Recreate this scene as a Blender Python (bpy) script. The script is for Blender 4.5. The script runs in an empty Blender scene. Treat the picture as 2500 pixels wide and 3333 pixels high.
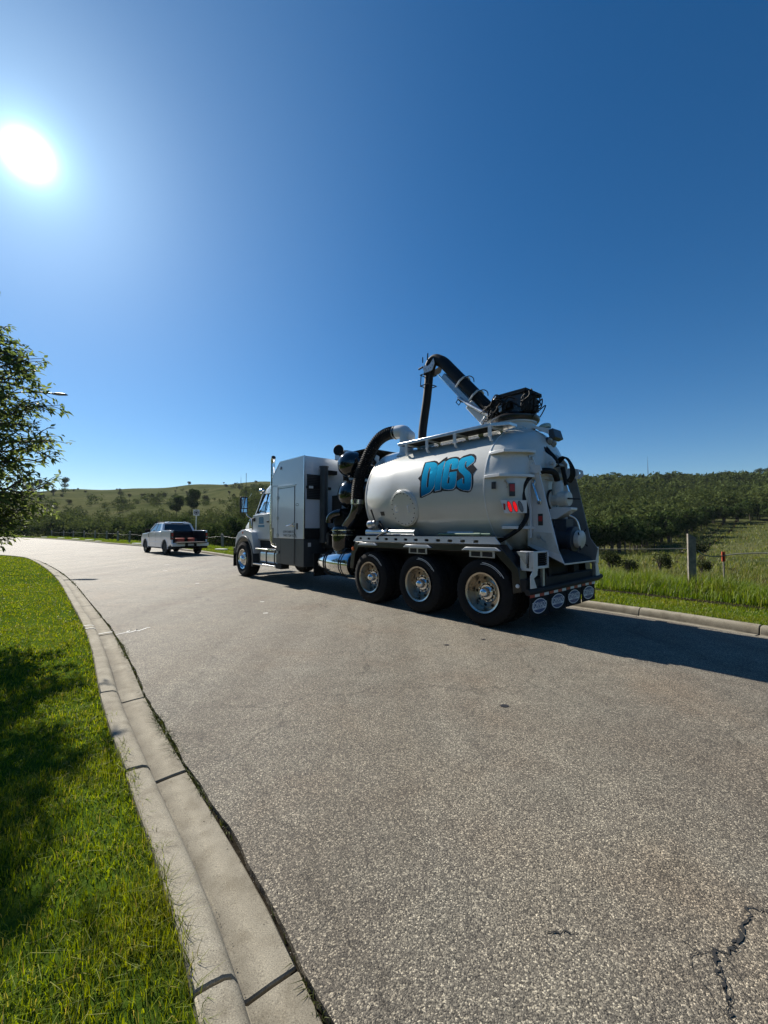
import bpy, bmesh, math, random
import numpy as np
from mathutils import Vector, Matrix
from mathutils.geometry import delaunay_2d_cdt
R_ = math.radians
sc = bpy.context.scene
COL = sc.collection
rnd = random.Random(7)
rng = np.random.default_rng(11)

# ------------------------------------------------------------------ camera
cam = bpy.data.cameras.new('camera')
cam.sensor_fit = 'HORIZONTAL'; cam.sensor_width = 36.0; cam.lens = 36.0*1350/2500
cam.clip_start = 0.05; cam.clip_end = 3000
co = bpy.data.objects.new('camera', cam); COL.objects.link(co)
co.location = (0, 0, 1.5); co.rotation_euler = (R_(90+2.35), 0, 0)
sc.camera = co
# ------------------------------------------------------------------ sky, sun, exposure
SUN_AZ, SUN_EL = R_(-41.7), R_(34.9)           # azimuth from +Y, clockwise positive
SUN = Vector((math.sin(SUN_AZ)*math.cos(SUN_EL), math.cos(SUN_AZ)*math.cos(SUN_EL), math.sin(SUN_EL)))
w = bpy.data.worlds.new('World'); sc.world = w; w.use_nodes = True
nt = w.node_tree; nt.nodes.clear()
out = nt.nodes.new('ShaderNodeOutputWorld'); bg = nt.nodes.new('ShaderNodeBackground')
sky = nt.nodes.new('ShaderNodeTexSky'); sky.sky_type = 'NISHITA'; sky.sun_disc = False
sky.sun_elevation = SUN_EL; sky.sun_rotation = SUN_AZ
sky.altitude = 1000; sky.air_density = 1.0; sky.dust_density = 0.25; sky.ozone_density = 3.0
hs = nt.nodes.new('ShaderNodeHueSaturation'); hs.inputs['Saturation'].default_value = 1.33; hs.inputs['Value'].default_value = 1.0
nt.links.new(sky.outputs[0], hs.inputs['Color'])
# the dazzling sun itself with the bright air close round it
tc = nt.nodes.new('ShaderNodeTexCoord')
dot = nt.nodes.new('ShaderNodeVectorMath'); dot.operation = 'DOT_PRODUCT'; dot.inputs[1].default_value = SUN
nrm = nt.nodes.new('ShaderNodeVectorMath'); nrm.operation = 'NORMALIZE'
nt.links.new(tc.outputs['Generated'], nrm.inputs[0]); nt.links.new(nrm.outputs[0], dot.inputs[0])
def wm(op, a, b=None):
    n = nt.nodes.new('ShaderNodeMath'); n.operation = op
    for i, v in enumerate((a, b)):
        if v is None: continue
        if isinstance(v, (int, float)): n.inputs[i].default_value = v
        else: nt.links.new(v, n.inputs[i])
    return n.outputs[0]
d0 = wm('MAXIMUM', dot.outputs['Value'], 0.0)
halo = wm('ADD', wm('MULTIPLY', wm('POWER', d0, 4600.0), 80.0), wm('ADD', wm('MULTIPLY', wm('POWER', d0, 700.0), 7.0), wm('ADD', wm('MULTIPLY', wm('POWER', d0, 80.0), 2.8), wm('MULTIPLY', wm('POWER', d0, 9.0), 1.8))))
mixc = nt.nodes.new('ShaderNodeVectorMath'); mixc.operation = 'SCALE'; mixc.inputs[0].default_value = (0.52, 0.84, 1.0)
nt.links.new(halo, mixc.inputs['Scale'])
addc = nt.nodes.new('ShaderNodeVectorMath'); addc.operation = 'ADD'
nt.links.new(hs.outputs[0], addc.inputs[0]); nt.links.new(mixc.outputs[0], addc.inputs[1])
nt.links.new(addc.outputs[0], bg.inputs['Color']); bg.inputs['Strength'].default_value = 0.059
nt.links.new(bg.outputs[0], out.inputs['Surface'])
sl = bpy.data.lights.new('sun', 'SUN'); sl.energy = 5.0; sl.angle = R_(0.53); sl.color = (1.0, 0.94, 0.84)
so = bpy.data.objects.new('sun', sl); COL.objects.link(so); so.rotation_euler = SUN.to_track_quat('Z', 'Y').to_euler()
so.location = SUN*50
sc.view_settings.view_transform = 'Standard'; sc.view_settings.look = 'None'
sc.view_settings.exposure = 0.78; sc.view_settings.gamma = 1.0; sc.view_settings.use_curve_mapping = False
sc.render.engine = 'CYCLES'
sc.cycles.use_denoising = True
sc.cycles.max_bounces = 7; sc.cycles.diffuse_bounces = 3; sc.cycles.glossy_bounces = 4; sc.cycles.transmission_bounces = 5; sc.cycles.transparent_max_bounces = 8
sc.cycles.sample_clamp_indirect = 6.0; sc.cycles.caustics_reflective = False; sc.cycles.caustics_refractive = False

# ------------------------------------------------------------------ materials
def N(t, kind, **kw):
    n = t.nodes.new(kind)
    for k, v in kw.items(): setattr(n, k, v)
    return n
def pm(name, col, rough=.5, metal=0., var=0., vscale=6., bump=0., bscale=80., coat=0., col2=None, spec=.5, emit=0.):
    m = bpy.data.materials.new(name); m.use_nodes = True; t = m.node_tree; b = t.nodes['Principled BSDF']
    b.inputs['Base Color'].default_value = (*col, 1); b.inputs['Roughness'].default_value = rough
    b.inputs['Metallic'].default_value = metal; b.inputs['Coat Weight'].default_value = coat
    b.inputs['Coat Roughness'].default_value = .06; b.inputs['Specular IOR Level'].default_value = spec
    if emit:
        b.inputs['Emission Color'].default_value = (*col, 1); b.inputs['Emission Strength'].default_value = emit
    if var or bump:
        tc = N(t, 'ShaderNodeTexCoord')
    if var:
        n = N(t, 'ShaderNodeTexNoise'); n.inputs['Scale'].default_value = vscale; n.inputs['Detail'].default_value = 8; n.inputs['Roughness'].default_value = .62
        t.links.new(tc.outputs['Object'], n.inputs['Vector'])
        r = N(t, 'ShaderNodeValToRGB'); r.color_ramp.elements[0].position = .3; r.color_ramp.elements[1].position = .7
        c2 = col2 if col2 else tuple(min(1, c*(1+var)) for c in col)
        r.color_ramp.elements[0].color = (*[c*(1-var) for c in col], 1); r.color_ramp.elements[1].color = (*c2, 1)
        t.links.new(n.outputs[0], r.inputs[0]); t.links.new(r.outputs[0], b.inputs['Base Color'])
        mr = N(t, 'ShaderNodeMapRange'); mr.inputs[3].default_value = max(.02, rough-.12*var*2); mr.inputs[4].default_value = min(1, rough+.25*var*2)
        t.links.new(n.outputs[0], mr.inputs[0]); t.links.new(mr.outputs[0], b.inputs['Roughness'])
    if bump:
        n2 = N(t, 'ShaderNodeTexNoise'); n2.inputs['Scale'].default_value = bscale; n2.inputs['Detail'].default_value = 4
        t.links.new(tc.outputs['Object'], n2.inputs['Vector'])
        bp = N(t, 'ShaderNodeBump'); bp.inputs['Strength'].default_value = bump; bp.inputs['Distance'].default_value = .01
        t.links.new(n2.outputs[0], bp.inputs['Height']); t.links.new(bp.outputs[0], b.inputs['Normal'])
    return m
def leafmat(name, c1, c2, trans=.45, rough=.45, attr=False, gloss=.25, c3=None, patch=None):
    """leaf or blade: random shade per leaf, light passing through"""
    m = bpy.data.materials.new(name); m.use_nodes = True; t = m.node_tree; b = t.nodes['Principled BSDF']; o = t.nodes['Material Output']
    g = N(t, 'ShaderNodeNewGeometry'); r = N(t, 'ShaderNodeValToRGB')
    r.color_ramp.elements[0].color = (*c1, 1); r.color_ramp.elements[1].color = (*c2, 1)
    if c3:
        e = r.color_ramp.elements.new(.86); e.color = (*c2, 1); r.color_ramp.elements[-1].color = (*c3, 1)
    src = g.outputs['Random Per Island']
    if attr:
        a = N(t, 'ShaderNodeAttribute'); a.attribute_name = 'tint'
        mx = N(t, 'ShaderNodeMath'); mx.operation = 'MULTIPLY_ADD'; mx.inputs[1].default_value = .35
        t.links.new(src, mx.inputs[0]); t.links.new(a.outputs['Fac'], mx.inputs[2]); src = mx.outputs[0]
    t.links.new(src, r.inputs[0]); colr = r.outputs[0]
    if patch:                                                   # drier, paler patches of turf
        tc = N(t, 'ShaderNodeTexCoord'); pn = N(t, 'ShaderNodeTexNoise'); pn.inputs['Scale'].default_value = patch[0]; pn.inputs['Detail'].default_value = 5; t.links.new(tc.outputs['Object'], pn.inputs['Vector'])
        pr_ = N(t, 'ShaderNodeMapRange'); pr_.inputs[1].default_value = .48; pr_.inputs[2].default_value = .72; pr_.inputs[4].default_value = patch[2]; t.links.new(pn.outputs[0], pr_.inputs[0])
        px_ = N(t, 'ShaderNodeMix', data_type='RGBA'); t.links.new(pr_.outputs[0], px_.inputs[0]); t.links.new(colr, px_.inputs[6]); px_.inputs[7].default_value = (*patch[1], 1); colr = px_.outputs[2]
    t.links.new(colr, b.inputs['Base Color'])
    b.inputs['Roughness'].default_value = rough; b.inputs['Specular IOR Level'].default_value = gloss
    tr = N(t, 'ShaderNodeBsdfTranslucent')
    hv = N(t, 'ShaderNodeHueSaturation'); hv.inputs['Hue'].default_value = .485; hv.inputs['Saturation'].default_value = 1.15; hv.inputs['Value'].default_value = 1.5
    t.links.new(colr, hv.inputs['Color']); t.links.new(hv.outputs[0], tr.inputs['Color'])
    ms = N(t, 'ShaderNodeMixShader'); ms.inputs[0].default_value = trans
    t.links.new(b.outputs[0], ms.inputs[1]); t.links.new(tr.outputs[0], ms.inputs[2]); t.links.new(ms.outputs[0], o.inputs['Surface'])
    return m
M = {}
M['white'] = pm('white_paint', (.68, .70, .72), .28, var=.035, vscale=1.6, coat=.5, bump=.02, bscale=30)
M['white_tank'] = pm('tank_paint', (.62, .62, .585), .25, var=.06, vscale=1.3, coat=.6, bump=.05, bscale=9)
M['white_box'] = pm('box_paint', (.74, .78, .84), .22, var=.04, vscale=1.2, coat=.6, bump=.02, bscale=12)
M['ral_dirty'] = pm('dirty_white', (.58, .57, .53), .4, var=.22, vscale=5, coat=.2)
M['charcoal'] = pm('charcoal_paint', (.052, .058, .066), .38, var=.18, vscale=4)
M['black'] = pm('black_paint', (.012, .012, .014), .3, var=.3, vscale=4, coat=.25)
M['gloss_black'] = pm('gloss_black', (.010, .012, .015), .12, coat=.8, bump=.02, bscale=8)
M['chassis'] = pm('chassis_black', (.010, .010, .011), .7, var=.35, vscale=9)
M['rubber'] = pm('tyre_rubber', (.012, .012, .013), .85, var=.35, vscale=7, bump=.12, bscale=60, spec=.25)
M['hose'] = pm('hose_rubber', (.009, .009, .010), .62, var=.3, vscale=12, spec=.3)
M['chrome'] = pm('chrome', (.80, .80, .80), .10, 1., bump=.01, bscale=20)
M['alu'] = pm('aluminium', (.66, .66, .66), .3, 1., var=.12, vscale=9)
M['rim'] = pm('polished_rim', (.52, .48, .42), .26, 1., var=.18, vscale=7)
M['steel'] = pm('galvanised', (.48, .49, .50), .45, .85, var=.2, vscale=14)
M['checker'] = pm('tread_plate', (.42, .43, .43), .35, .9, var=.15, vscale=30, bump=.5, bscale=55)
M['glass'] = pm('window_glass', (.012, .018, .020), .04, spec=.9, coat=.6)
M['cabglass'] = bpy.data.materials.new('clear_glass'); M['cabglass'].use_nodes = True
_b = M['cabglass'].node_tree.nodes['Principled BSDF']; _b.inputs['Base Color'].default_value = (.75, .88, .85, 1); _b.inputs['Transmission Weight'].default_value = .9; _b.inputs['Roughness'].default_value = .02; _b.inputs['IOR'].default_value = 1.12
M['mirror'] = pm('mirror_glass', (.50, .55, .57), .03, 1.)
M['red_lamp'] = pm('lit_red_lamp', (.80, .006, .010), .3, emit=.45)
M['red_lens'] = pm('red_lens', (.35, .012, .012), .15, coat=.5)
M['clear_lens'] = pm('clear_lens', (.16, .18, .22), .12, coat=.8)
M['amber'] = pm('amber_lens', (.75, .16, .03), .2, coat=.4)
M['beacon'] = pm('beacon_lens', (.30, .42, .38), .12, coat=.8)
M['orange'] = pm('orange_plastic', (.75, .075, .03), .5, var=.1)
M['sticker_dark'] = pm('sticker_dark', (.03, .03, .035), .4)
M['sticker_red'] = pm('sticker_red', (.42, .03, .035), .4)
M['lettering'] = pm('lettering', (.10, .10, .11), .5)
M['white_print'] = pm('white_print', (.70, .72, .74), .4)
M['navy'] = pm('navy_print', (.03, .075, .20), .4)
M['red_tape'] = pm('red_tape', (.38, .03, .03), .35)
M['post_wood'] = pm('weathered_timber', (.20, .178, .145), .85, var=.4, vscale=9, bump=.7, bscale=40)
M['cable'] = pm('wire_rope', (.15, .15, .13), .6, .0)
M['bark'] = pm('bark', (.075, .060, .045), .9, var=.3, vscale=12, bump=.6, bscale=40)
M['paint_mark'] = pm('marking_paint', (.74, .74, .70), .8, var=.15, vscale=40)
M['pad'] = pm('pale_pad', (.68, .66, .58), .8, var=.15, vscale=4)
M['crack'] = pm('crack_shadow', (.018, .018, .018), .95)
M['soil'] = pm('dark_soil', (.022, .019, .014), 1., spec=0., var=.4, vscale=20, bump=.8, bscale=60)
M['lamp_grey'] = pm('lamp_post_steel', (.07, .075, .08), .5, .4)
M['sign_white'] = pm('sign_sheet', (.62, .62, .60), .45)
M['sign_red'] = pm('sign_red', (.06, .02, .025), .45)
M['grass'] = leafmat('lawn_blades', (.068, .108, .005), (.195, .255, .013), .47, .5, c3=(.30, .25, .08), gloss=.2, patch=(1.6, (.19, .185, .03), .55))
M['verge'] = leafmat('verge_blades', (.066, .112, .008), (.165, .225, .018), .42, .5, c3=(.26, .22, .08), patch=(1.2, (.20, .19, .035), .6))
M['tall'] = leafmat('tall_blades', (.068, .125, .014), (.155, .23, .032), .4, .5, c3=(.26, .22, .11), patch=(.8, (.17, .19, .035), .5))
M['field'] = leafmat('field_blades', (.075, .105, .022), (.17, .185, .046), .4, .5, c3=(.25, .20, .09))
M['ash'] = leafmat('ash_leaves', (.060, .092, .030), (.15, .19, .060), .58, .6, gloss=.15)
M['wood'] = leafmat('wood_leaves', (.020, .034, .012), (.095, .118, .042), .22, .8, attr=True, gloss=0.)
M['edge'] = leafmat('edge_leaves', (.020, .036, .013), (.066, .094, .032), .22, .8, gloss=0.)
M['shrub'] = leafmat('shrub_leaves', (.030, .040, .018), (.055, .065, .026), .2, .8, gloss=0.)
M['spruce'] = leafmat('spruce_needles', (.012, .024, .013), (.026, .046, .022), .12, .6)
M['weed'] = leafmat('weed_leaves', (.030, .046, .012), (.075, .085, .022), .3, .5)

def asphalt():
    m = bpy.data.materials.new('asphalt'); m.use_nodes = True; t = m.node_tree; b = t.nodes['Principled BSDF']
    tc = N(t, 'ShaderNodeTexCoord')
    def vor(s, f='F1'):
        v = N(t, 'ShaderNodeTexVoronoi'); v.inputs['Scale'].default_value = s; v.feature = f
        t.links.new(warp, v.inputs['Vector']); return v
    def noise(s, d=6):
        n = N(t, 'ShaderNodeTexNoise'); n.inputs['Scale'].default_value = s; n.inputs['Detail'].default_value = d
        t.links.new(tc.outputs['Object'], n.inputs['Vector']); return n
    def ramp(src, stops):
        r = N(t, 'ShaderNodeValToRGB'); e = r.color_ramp.elements
        while len(e) < len(stops): e.new(.5)
        for k, (p, c) in enumerate(stops): e[k].position = p; e[k].color = (*c, 1)
        t.links.new(src, r.inputs[0]); return r.outputs[0]
    def mix(a, bb, f, mode='MIX'):
        x = N(t, 'ShaderNodeMix', data_type='RGBA', blend_type=mode)
        for sock, v in ((0, f), (6, a), (7, bb)):
            if isinstance(v, float): x.inputs[sock].default_value = v
            else: t.links.new(v, x.inputs[sock])
        return x.outputs[2]
    wn = noise(160, 2); ws = N(t, 'ShaderNodeVectorMath', operation='SCALE'); ws.inputs['Scale'].default_value = .011; t.links.new(wn.outputs['Color'], ws.inputs[0])
    wa = N(t, 'ShaderNodeVectorMath', operation='ADD'); t.links.new(tc.outputs['Object'], wa.inputs[0]); t.links.new(ws.outputs[0], wa.inputs[1]); warp = wa.outputs[0]
    v1 = vor(180); v2 = vor(380)
    sep = N(t, 'ShaderNodeSeparateColor'); t.links.new(v1.outputs['Color'], sep.inputs[0])
    sep2 = N(t, 'ShaderNodeSeparateColor'); t.links.new(v2.outputs['Color'], sep2.inputs[0])
    stones = ramp(sep.outputs[0], [(0, (.016, .015, .013)), (.36, (.083, .075, .062)), (.68, (.182, .164, .133)), (.86, (.37, .335, .262)), (1, (.76, .69, .54))])
    fine = ramp(sep2.outputs[0], [(0, (.03, .028, .024)), (.6, (.16, .147, .122)), (1, (.46, .42, .34))])
    base = mix(stones, fine, .36)
    rim = ramp(v1.outputs['Distance'], [(0.0, (1, 1, 1)), (.55, (.95, .95, .95)), (.85, (.42, .42, .42))])
    base = mix(base, rim, 1.0, 'MULTIPLY')
    big = ramp(noise(.55, 5).outputs[0], [(.28, (.86, .82, .79)), (.5, (1.0, 1.0, .99)), (.72, (1.12, 1.10, 1.05))])
    base = mix(base, big, 1.0, 'MULTIPLY')
    mid = ramp(noise(5, 5).outputs[0], [(.3, (.82, .80, .78)), (.7, (1.12, 1.12, 1.1))])
    base = mix(base, mid, .8, 'MULTIPLY')
    mp = N(t, 'ShaderNodeMapping'); mp.inputs['Rotation'].default_value = (0, 0, R_(-41)); mp.inputs['Scale'].default_value = (1.25, .09, 1); t.links.new(tc.outputs['Object'], mp.inputs['Vector'])
    sn = N(t, 'ShaderNodeTexNoise'); sn.inputs['Scale'].default_value = 1.; sn.inputs['Detail'].default_value = 5; t.links.new(mp.outputs[0], sn.inputs['Vector'])
    base = mix(base, ramp(sn.outputs[0], [(.32, (.80, .77, .74)), (.5, (1, 1, 1)), (.68, (1.15, 1.14, 1.12))]), 1.0, 'MULTIPLY')       # worn lanes
    base = mix(base, ramp(noise(.9, 3).outputs[0], [(.30, (.92, .80, .72)), (.44, (1, .97, .95)), (.6, (1, 1, 1))]), .65, 'MULTIPLY')       # brown staining
    base = mix(base, ramp(noise(1.9, 7).outputs[0], [(.24, (.45, .44, .43)), (.34, (1, 1, 1))]), .8, 'MULTIPLY')                            # oil spots
    cv = N(t, 'ShaderNodeTexVoronoi', feature='DISTANCE_TO_EDGE'); cv.inputs['Scale'].default_value = .42
    cw = N(t, 'ShaderNodeVectorMath', operation='SCALE'); cw.inputs['Scale'].default_value = .55; t.links.new(noise(2.2, 8).outputs['Color'], cw.inputs[0])
    cx_ = N(t, 'ShaderNodeVectorMath', operation='ADD'); t.links.new(tc.outputs['Object'], cx_.inputs[0]); t.links.new(cw.outputs[0], cx_.inputs[1]); t.links.new(cx_.outputs[0], cv.inputs['Vector'])
    base = mix(base, ramp(cv.outputs['Distance'], [(0, (.42, .41, .40)), (.004, (.7, .7, .7)), (.009, (1, 1, 1))]), .55, 'MULTIPLY')         # hairline cracks
    t.links.new(base, b.inputs['Base Color']); b.inputs['Roughness'].default_value = .78; b.inputs['Specular IOR Level'].default_value = .32
    inv = N(t, 'ShaderNodeMath', operation='MULTIPLY'); inv.inputs[1].default_value = -1; t.links.new(v1.outputs['Distance'], inv.inputs[0])
    bp = N(t, 'ShaderNodeBump'); bp.inputs['Strength'].default_value = .55; bp.inputs['Distance'].default_value = .006
    t.links.new(inv.outputs[0], bp.inputs['Height']); t.links.new(bp.outputs[0], b.inputs['Normal'])
    return m
M['asphalt'] = asphalt()
def concrete():
    m = bpy.data.materials.new('concrete'); m.use_nodes = True; t = m.node_tree; b = t.nodes['Principled BSDF']; tc = N(t, 'ShaderNodeTexCoord')
    def ns(s, d, stops):
        n = N(t, 'ShaderNodeTexNoise'); n.inputs['Scale'].default_value = s; n.inputs['Detail'].default_value = d; n.inputs['Roughness'].default_value = .6; t.links.new(tc.outputs['Object'], n.inputs['Vector'])
        r = N(t, 'ShaderNodeValToRGB'); e = r.color_ramp.elements
        while len(e) < len(stops): e.new(.5)
        for k, (p, c) in enumerate(stops): e[k].position = p; e[k].color = (*c, 1)
        t.links.new(n.outputs[0], r.inputs[0]); return r.outputs[0], n.outputs[0]
    def mul(a, bb):
        x = N(t, 'ShaderNodeMix', data_type='RGBA', blend_type='MULTIPLY'); x.inputs[0].default_value = 1.; t.links.new(a, x.inputs[6]); t.links.new(bb, x.inputs[7]); return x.outputs[2]
    a, _ = ns(1.7, 6, [(.3, (.235, .208, .158)), (.55, (.30, .272, .212)), (.75, (.34, .312, .25))])
    g, gh = ns(230, 3, [(.30, (.45, .44, .42)), (.46, (.92, .92, .92)), (.60, (1.08, 1.08, 1.06)), (.74, (1.7, 1.66, 1.55))])
    st, _ = ns(9, 6, [(.30, (.72, .70, .67)), (.52, (1, 1, 1)), (.8, (1.08, 1.08, 1.08))])
    da = N(t, 'ShaderNodeAttribute'); da.attribute_name = 'dirt'; dr_ = N(t, 'ShaderNodeMath', operation='MULTIPLY'); t.links.new(da.outputs['Fac'], dr_.inputs[0])
    dn, dh = ns(6, 5, [(.2, (0, 0, 0)), (.8, (1, 1, 1))]); t.links.new(dh, dr_.inputs[1])
    dx = N(t, 'ShaderNodeMix', data_type='RGBA'); t.links.new(dr_.outputs[0], dx.inputs[0]); t.links.new(mul(mul(a, g), st), dx.inputs[6]); dx.inputs[7].default_value = (.055, .047, .036, 1)
    t.links.new(dx.outputs[2], b.inputs['Base Color']); b.inputs['Roughness'].default_value = .9; b.inputs['Specular IOR Level'].default_value = .25
    bp = N(t, 'ShaderNodeBump'); bp.inputs['Strength'].default_value = .35; bp.inputs['Distance'].default_value = .004; t.links.new(gh, bp.inputs['Height']); t.links.new(bp.outputs[0], b.inputs['Normal'])
    return m
M['concrete'] = concrete()
def groundmat(name, stops, s1, s2, bump=.6):
    m = bpy.data.materials.new(name); m.use_nodes = True; t = m.node_tree; b = t.nodes['Principled BSDF']
    tc = N(t, 'ShaderNodeTexCoord'); n1 = N(t, 'ShaderNodeTexNoise'); n2 = N(t, 'ShaderNodeTexNoise')
    for n, s in ((n1, s1), (n2, s2)):
        n.inputs['Scale'].default_value = s; n.inputs['Detail'].default_value = 9; n.inputs['Roughness'].default_value = .68
        t.links.new(tc.outputs['Object'], n.inputs['Vector'])
    mx = N(t, 'ShaderNodeMath', operation='ADD'); t.links.new(n1.outputs[0], mx.inputs[0])
    mm = N(t, 'ShaderNodeMath', operation='MULTIPLY_ADD'); mm.inputs[1].default_value = .55; mm.inputs[2].default_value = -.27
    t.links.new(n2.outputs[0], mm.inputs[0]); t.links.new(mm.outputs[0], mx.inputs[1])
    r = N(t, 'ShaderNodeValToRGB'); e = r.color_ramp.elements
    while len(e) < len(stops): e.new(.5)
    for k, (p, c) in enumerate(stops): e[k].position = p; e[k].color = (*c, 1)
    t.links.new(mx.outputs[0], r.inputs[0]); t.links.new(r.outputs[0], b.inputs['Base Color'])
    b.inputs['Roughness'].default_value = 1.; b.inputs['Specular IOR Level'].default_value = 0.
    bp = N(t, 'ShaderNodeBump'); bp.inputs['Strength'].default_value = bump; bp.inputs['Distance'].default_value = .25
    t.links.new(n2.outputs[0], bp.inputs['Height']); t.links.new(bp.outputs[0], b.inputs['Normal'])
    return m
M['ground'] = groundmat('hill_ground', [(.25, (.034, .046, .017)), (.45, (.064, .074, .029)), (.6, (.098, .100, .044)), (.85, (.16, .138, .075))], .045, .6)
M['lawn_soil'] = groundmat('lawn_ground', [(.3, (.030, .052, .008)), (.55, (.055, .095, .012)), (.8, (.085, .125, .024))], 1.2, 30, .3)

# ------------------------------------------------------------------ mesh helpers
class MB:
    def __init__(s): s.v = []; s.f = []
    def add(s, vs, fs):
        o = len(s.v); s.v += [tuple(p) for p in vs]; s.f += [tuple(i+o for i in f) for f in fs]; return s
    def box(s, c, d, rot=None):
        hx, hy, hz = d[0]/2, d[1]/2, d[2]/2
        vs = [Vector((x, y, z)) for x in (-hx, hx) for y in (-hy, hy) for z in (-hz, hz)]
        if rot is not None: vs = [rot @ p for p in vs]
        return s.add([p+Vector(c) for p in vs], [(0, 1, 3, 2), (4, 6, 7, 5), (0, 4, 5, 1), (2, 3, 7, 6), (0, 2, 6, 4), (1, 5, 7, 3)])
    def bx(s, x0, x1, y0, y1, z0, z1): return s.box(((x0+x1)/2, (y0+y1)/2, (z0+z1)/2), (abs(x1-x0), abs(y1-y0), abs(z1-z0)))
    def prism(s, poly, axis, a, b):
        n = len(poly)
        if sum(poly[i][0]*poly[(i+1) % n][1]-poly[(i+1) % n][0]*poly[i][1] for i in range(n)) < 0: poly = poly[::-1]
        def P(p, t): return {'y': (p[0], t, p[1]), 'x': (t, p[0], p[1]), 'z': (p[0], p[1], t)}[axis]
        vs = [P(p, a) for p in poly]+[P(p, b) for p in poly]
        fs = [tuple(range(n)), tuple(range(2*n-1, n-1, -1))]+[(i, i+n, (i+1) % n+n, (i+1) % n) for i in range(n)]
        return s.add(vs, fs)
    def tube(s, pts, r, n=10, caps=True):
        pts = [Vector(p) for p in pts]; rs = r if isinstance(r, (list, tuple)) else [r]*len(pts)
        up = None; o = []
        for i, p in enumerate(pts):
            t = (pts[min(i+1, len(pts)-1)]-pts[max(i-1, 0)]); t = t.normalized() if t.length > 1e-9 else Vector((0, 0, 1))
            if up is None: up = (Vector((0, 0, 1)) if abs(t.z) < .9 else Vector((1, 0, 0)))
            u = (up-t*up.dot(t)); u = u.normalized() if u.length > 1e-6 else t.orthogonal().normalized(); vv = t.cross(u); up = u
            o += [p+(u*math.cos(2*math.pi*k/n)+vv*math.sin(2*math.pi*k/n))*rs[i] for k in range(n)]
        fs = [(i*n+k, i*n+(k+1) % n, (i+1)*n+(k+1) % n, (i+1)*n+k) for i in range(len(pts)-1) for k in range(n)]
        if caps: fs += [tuple(range(n-1, -1, -1)), tuple((len(pts)-1)*n+k for k in range(n))]
        return s.add(o, fs)
    def lathe(s, prof, c, axis, n=24, fn=None, caps=True):
        """prof: (radius, height along axis) pairs; closed full turn"""
        ax = Vector(axis).normalized(); u = ax.orthogonal().normalized()
        if abs(ax.z) < .9: u = (Vector((0, 0, 1))-ax*ax.z).normalized()
        v = ax.cross(u); c = Vector(c); o = []; m = len(prof)
        for k in range(n):
            a = 2*math.pi*k/n
            for j, (r, h) in enumerate(prof):
                rr = fn(k, j, r) if fn else r
                o.append(c+ax*h+(u*math.cos(a)+v*math.sin(a))*rr)
        fs = [(k*m+j, ((k+1) % n)*m+j, ((k+1) % n)*m+j+1, k*m+j+1) for k in range(n) for j in range(m-1)]
        if caps and prof[0][0] > 1e-4: fs.append(tuple(k*m for k in range(n-1, -1, -1)))
        if caps and prof[-1][0] > 1e-4: fs.append(tuple(k*m+m-1 for k in range(n)))
        return s.add(o, fs)
    def loft(s, secs, caps=True):
        n = len(secs[0]); o = [p for q in secs for p in q]
        fs = [(i*n+k, i*n+(k+1) % n, (i+1)*n+(k+1) % n, (i+1)*n+k) for i in range(len(secs)-1) for k in range(n)]
        if caps: fs += [tuple(range(n-1, -1, -1)), tuple((len(secs)-1)*n+k for k in range(n))]
        return s.add(o, fs)
    def mesh(s, name, mat, smooth=35, fix=True):
        me = bpy.data.meshes.new(name); me.from_pydata(s.v, [], s.f)
        if fix:
            b = bmesh.new(); b.from_mesh(me); bmesh.ops.remove_doubles(b, verts=b.verts, dist=1e-5); bmesh.ops.recalc_face_normals(b, faces=b.faces); b.to_mesh(me); b.free()
        if mat: me.materials.append(mat)
        if smooth:
            me.shade_smooth(); me.set_sharp_from_angle(angle=R_(smooth))
        return me
def tag(o, label=None, cat=None, group=None, kind=None):
    for k, v in (('label', label), ('category', cat), ('group', group), ('kind', kind)):
        if v: o[k] = v
    return o
def link(name, me, parent=None):
    o = bpy.data.objects.new(name, me); COL.objects.link(o)
    if parent: o.parent = parent
    return o
def obj(name, mb, mat, parent=None, smooth=35, bevel=0., seg=2, label=None, fix=True):
    o = link(name, mb.mesh(name, M[mat] if isinstance(mat, str) else mat, smooth, fix), parent)
    if bevel:
        b = o.modifiers.new('bevel', 'BEVEL'); b.width = bevel; b.segments = seg; b.limit_method = 'ANGLE'; b.angle_limit = R_(40); b.harden_normals = False
    if label: o['label'] = label
    return o
def empty(name, loc=(0, 0, 0), rz=0):
    o = bpy.data.objects.new(name, None); COL.objects.link(o); o.location = loc; o.rotation_euler = (0, 0, rz); o.empty_display_size = .2
    return o
def npmesh(name, V, F, mat, tint=None, smooth=False):
    """V (n,3), F (m,k) arrays -> mesh"""
    me = bpy.data.meshes.new(name); V = np.ascontiguousarray(V, np.float32); F = np.ascontiguousarray(F, np.int32); k = F.shape[1]
    me.vertices.add(len(V)); me.vertices.foreach_set('co', V.ravel())
    me.loops.add(F.size); me.loops.foreach_set('vertex_index', F.ravel())
    me.polygons.add(len(F)); me.polygons.foreach_set('loop_start', np.arange(0, F.size, k, dtype=np.int32))
    me.update(calc_edges=True)
    if tint is not None:
        a = me.attributes.new('tint', 'FLOAT', 'POINT'); a.data.foreach_set('value', np.ascontiguousarray(tint, np.float32))
    me.materials.append(mat)
    if smooth: me.shade_smooth()
    return me
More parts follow.
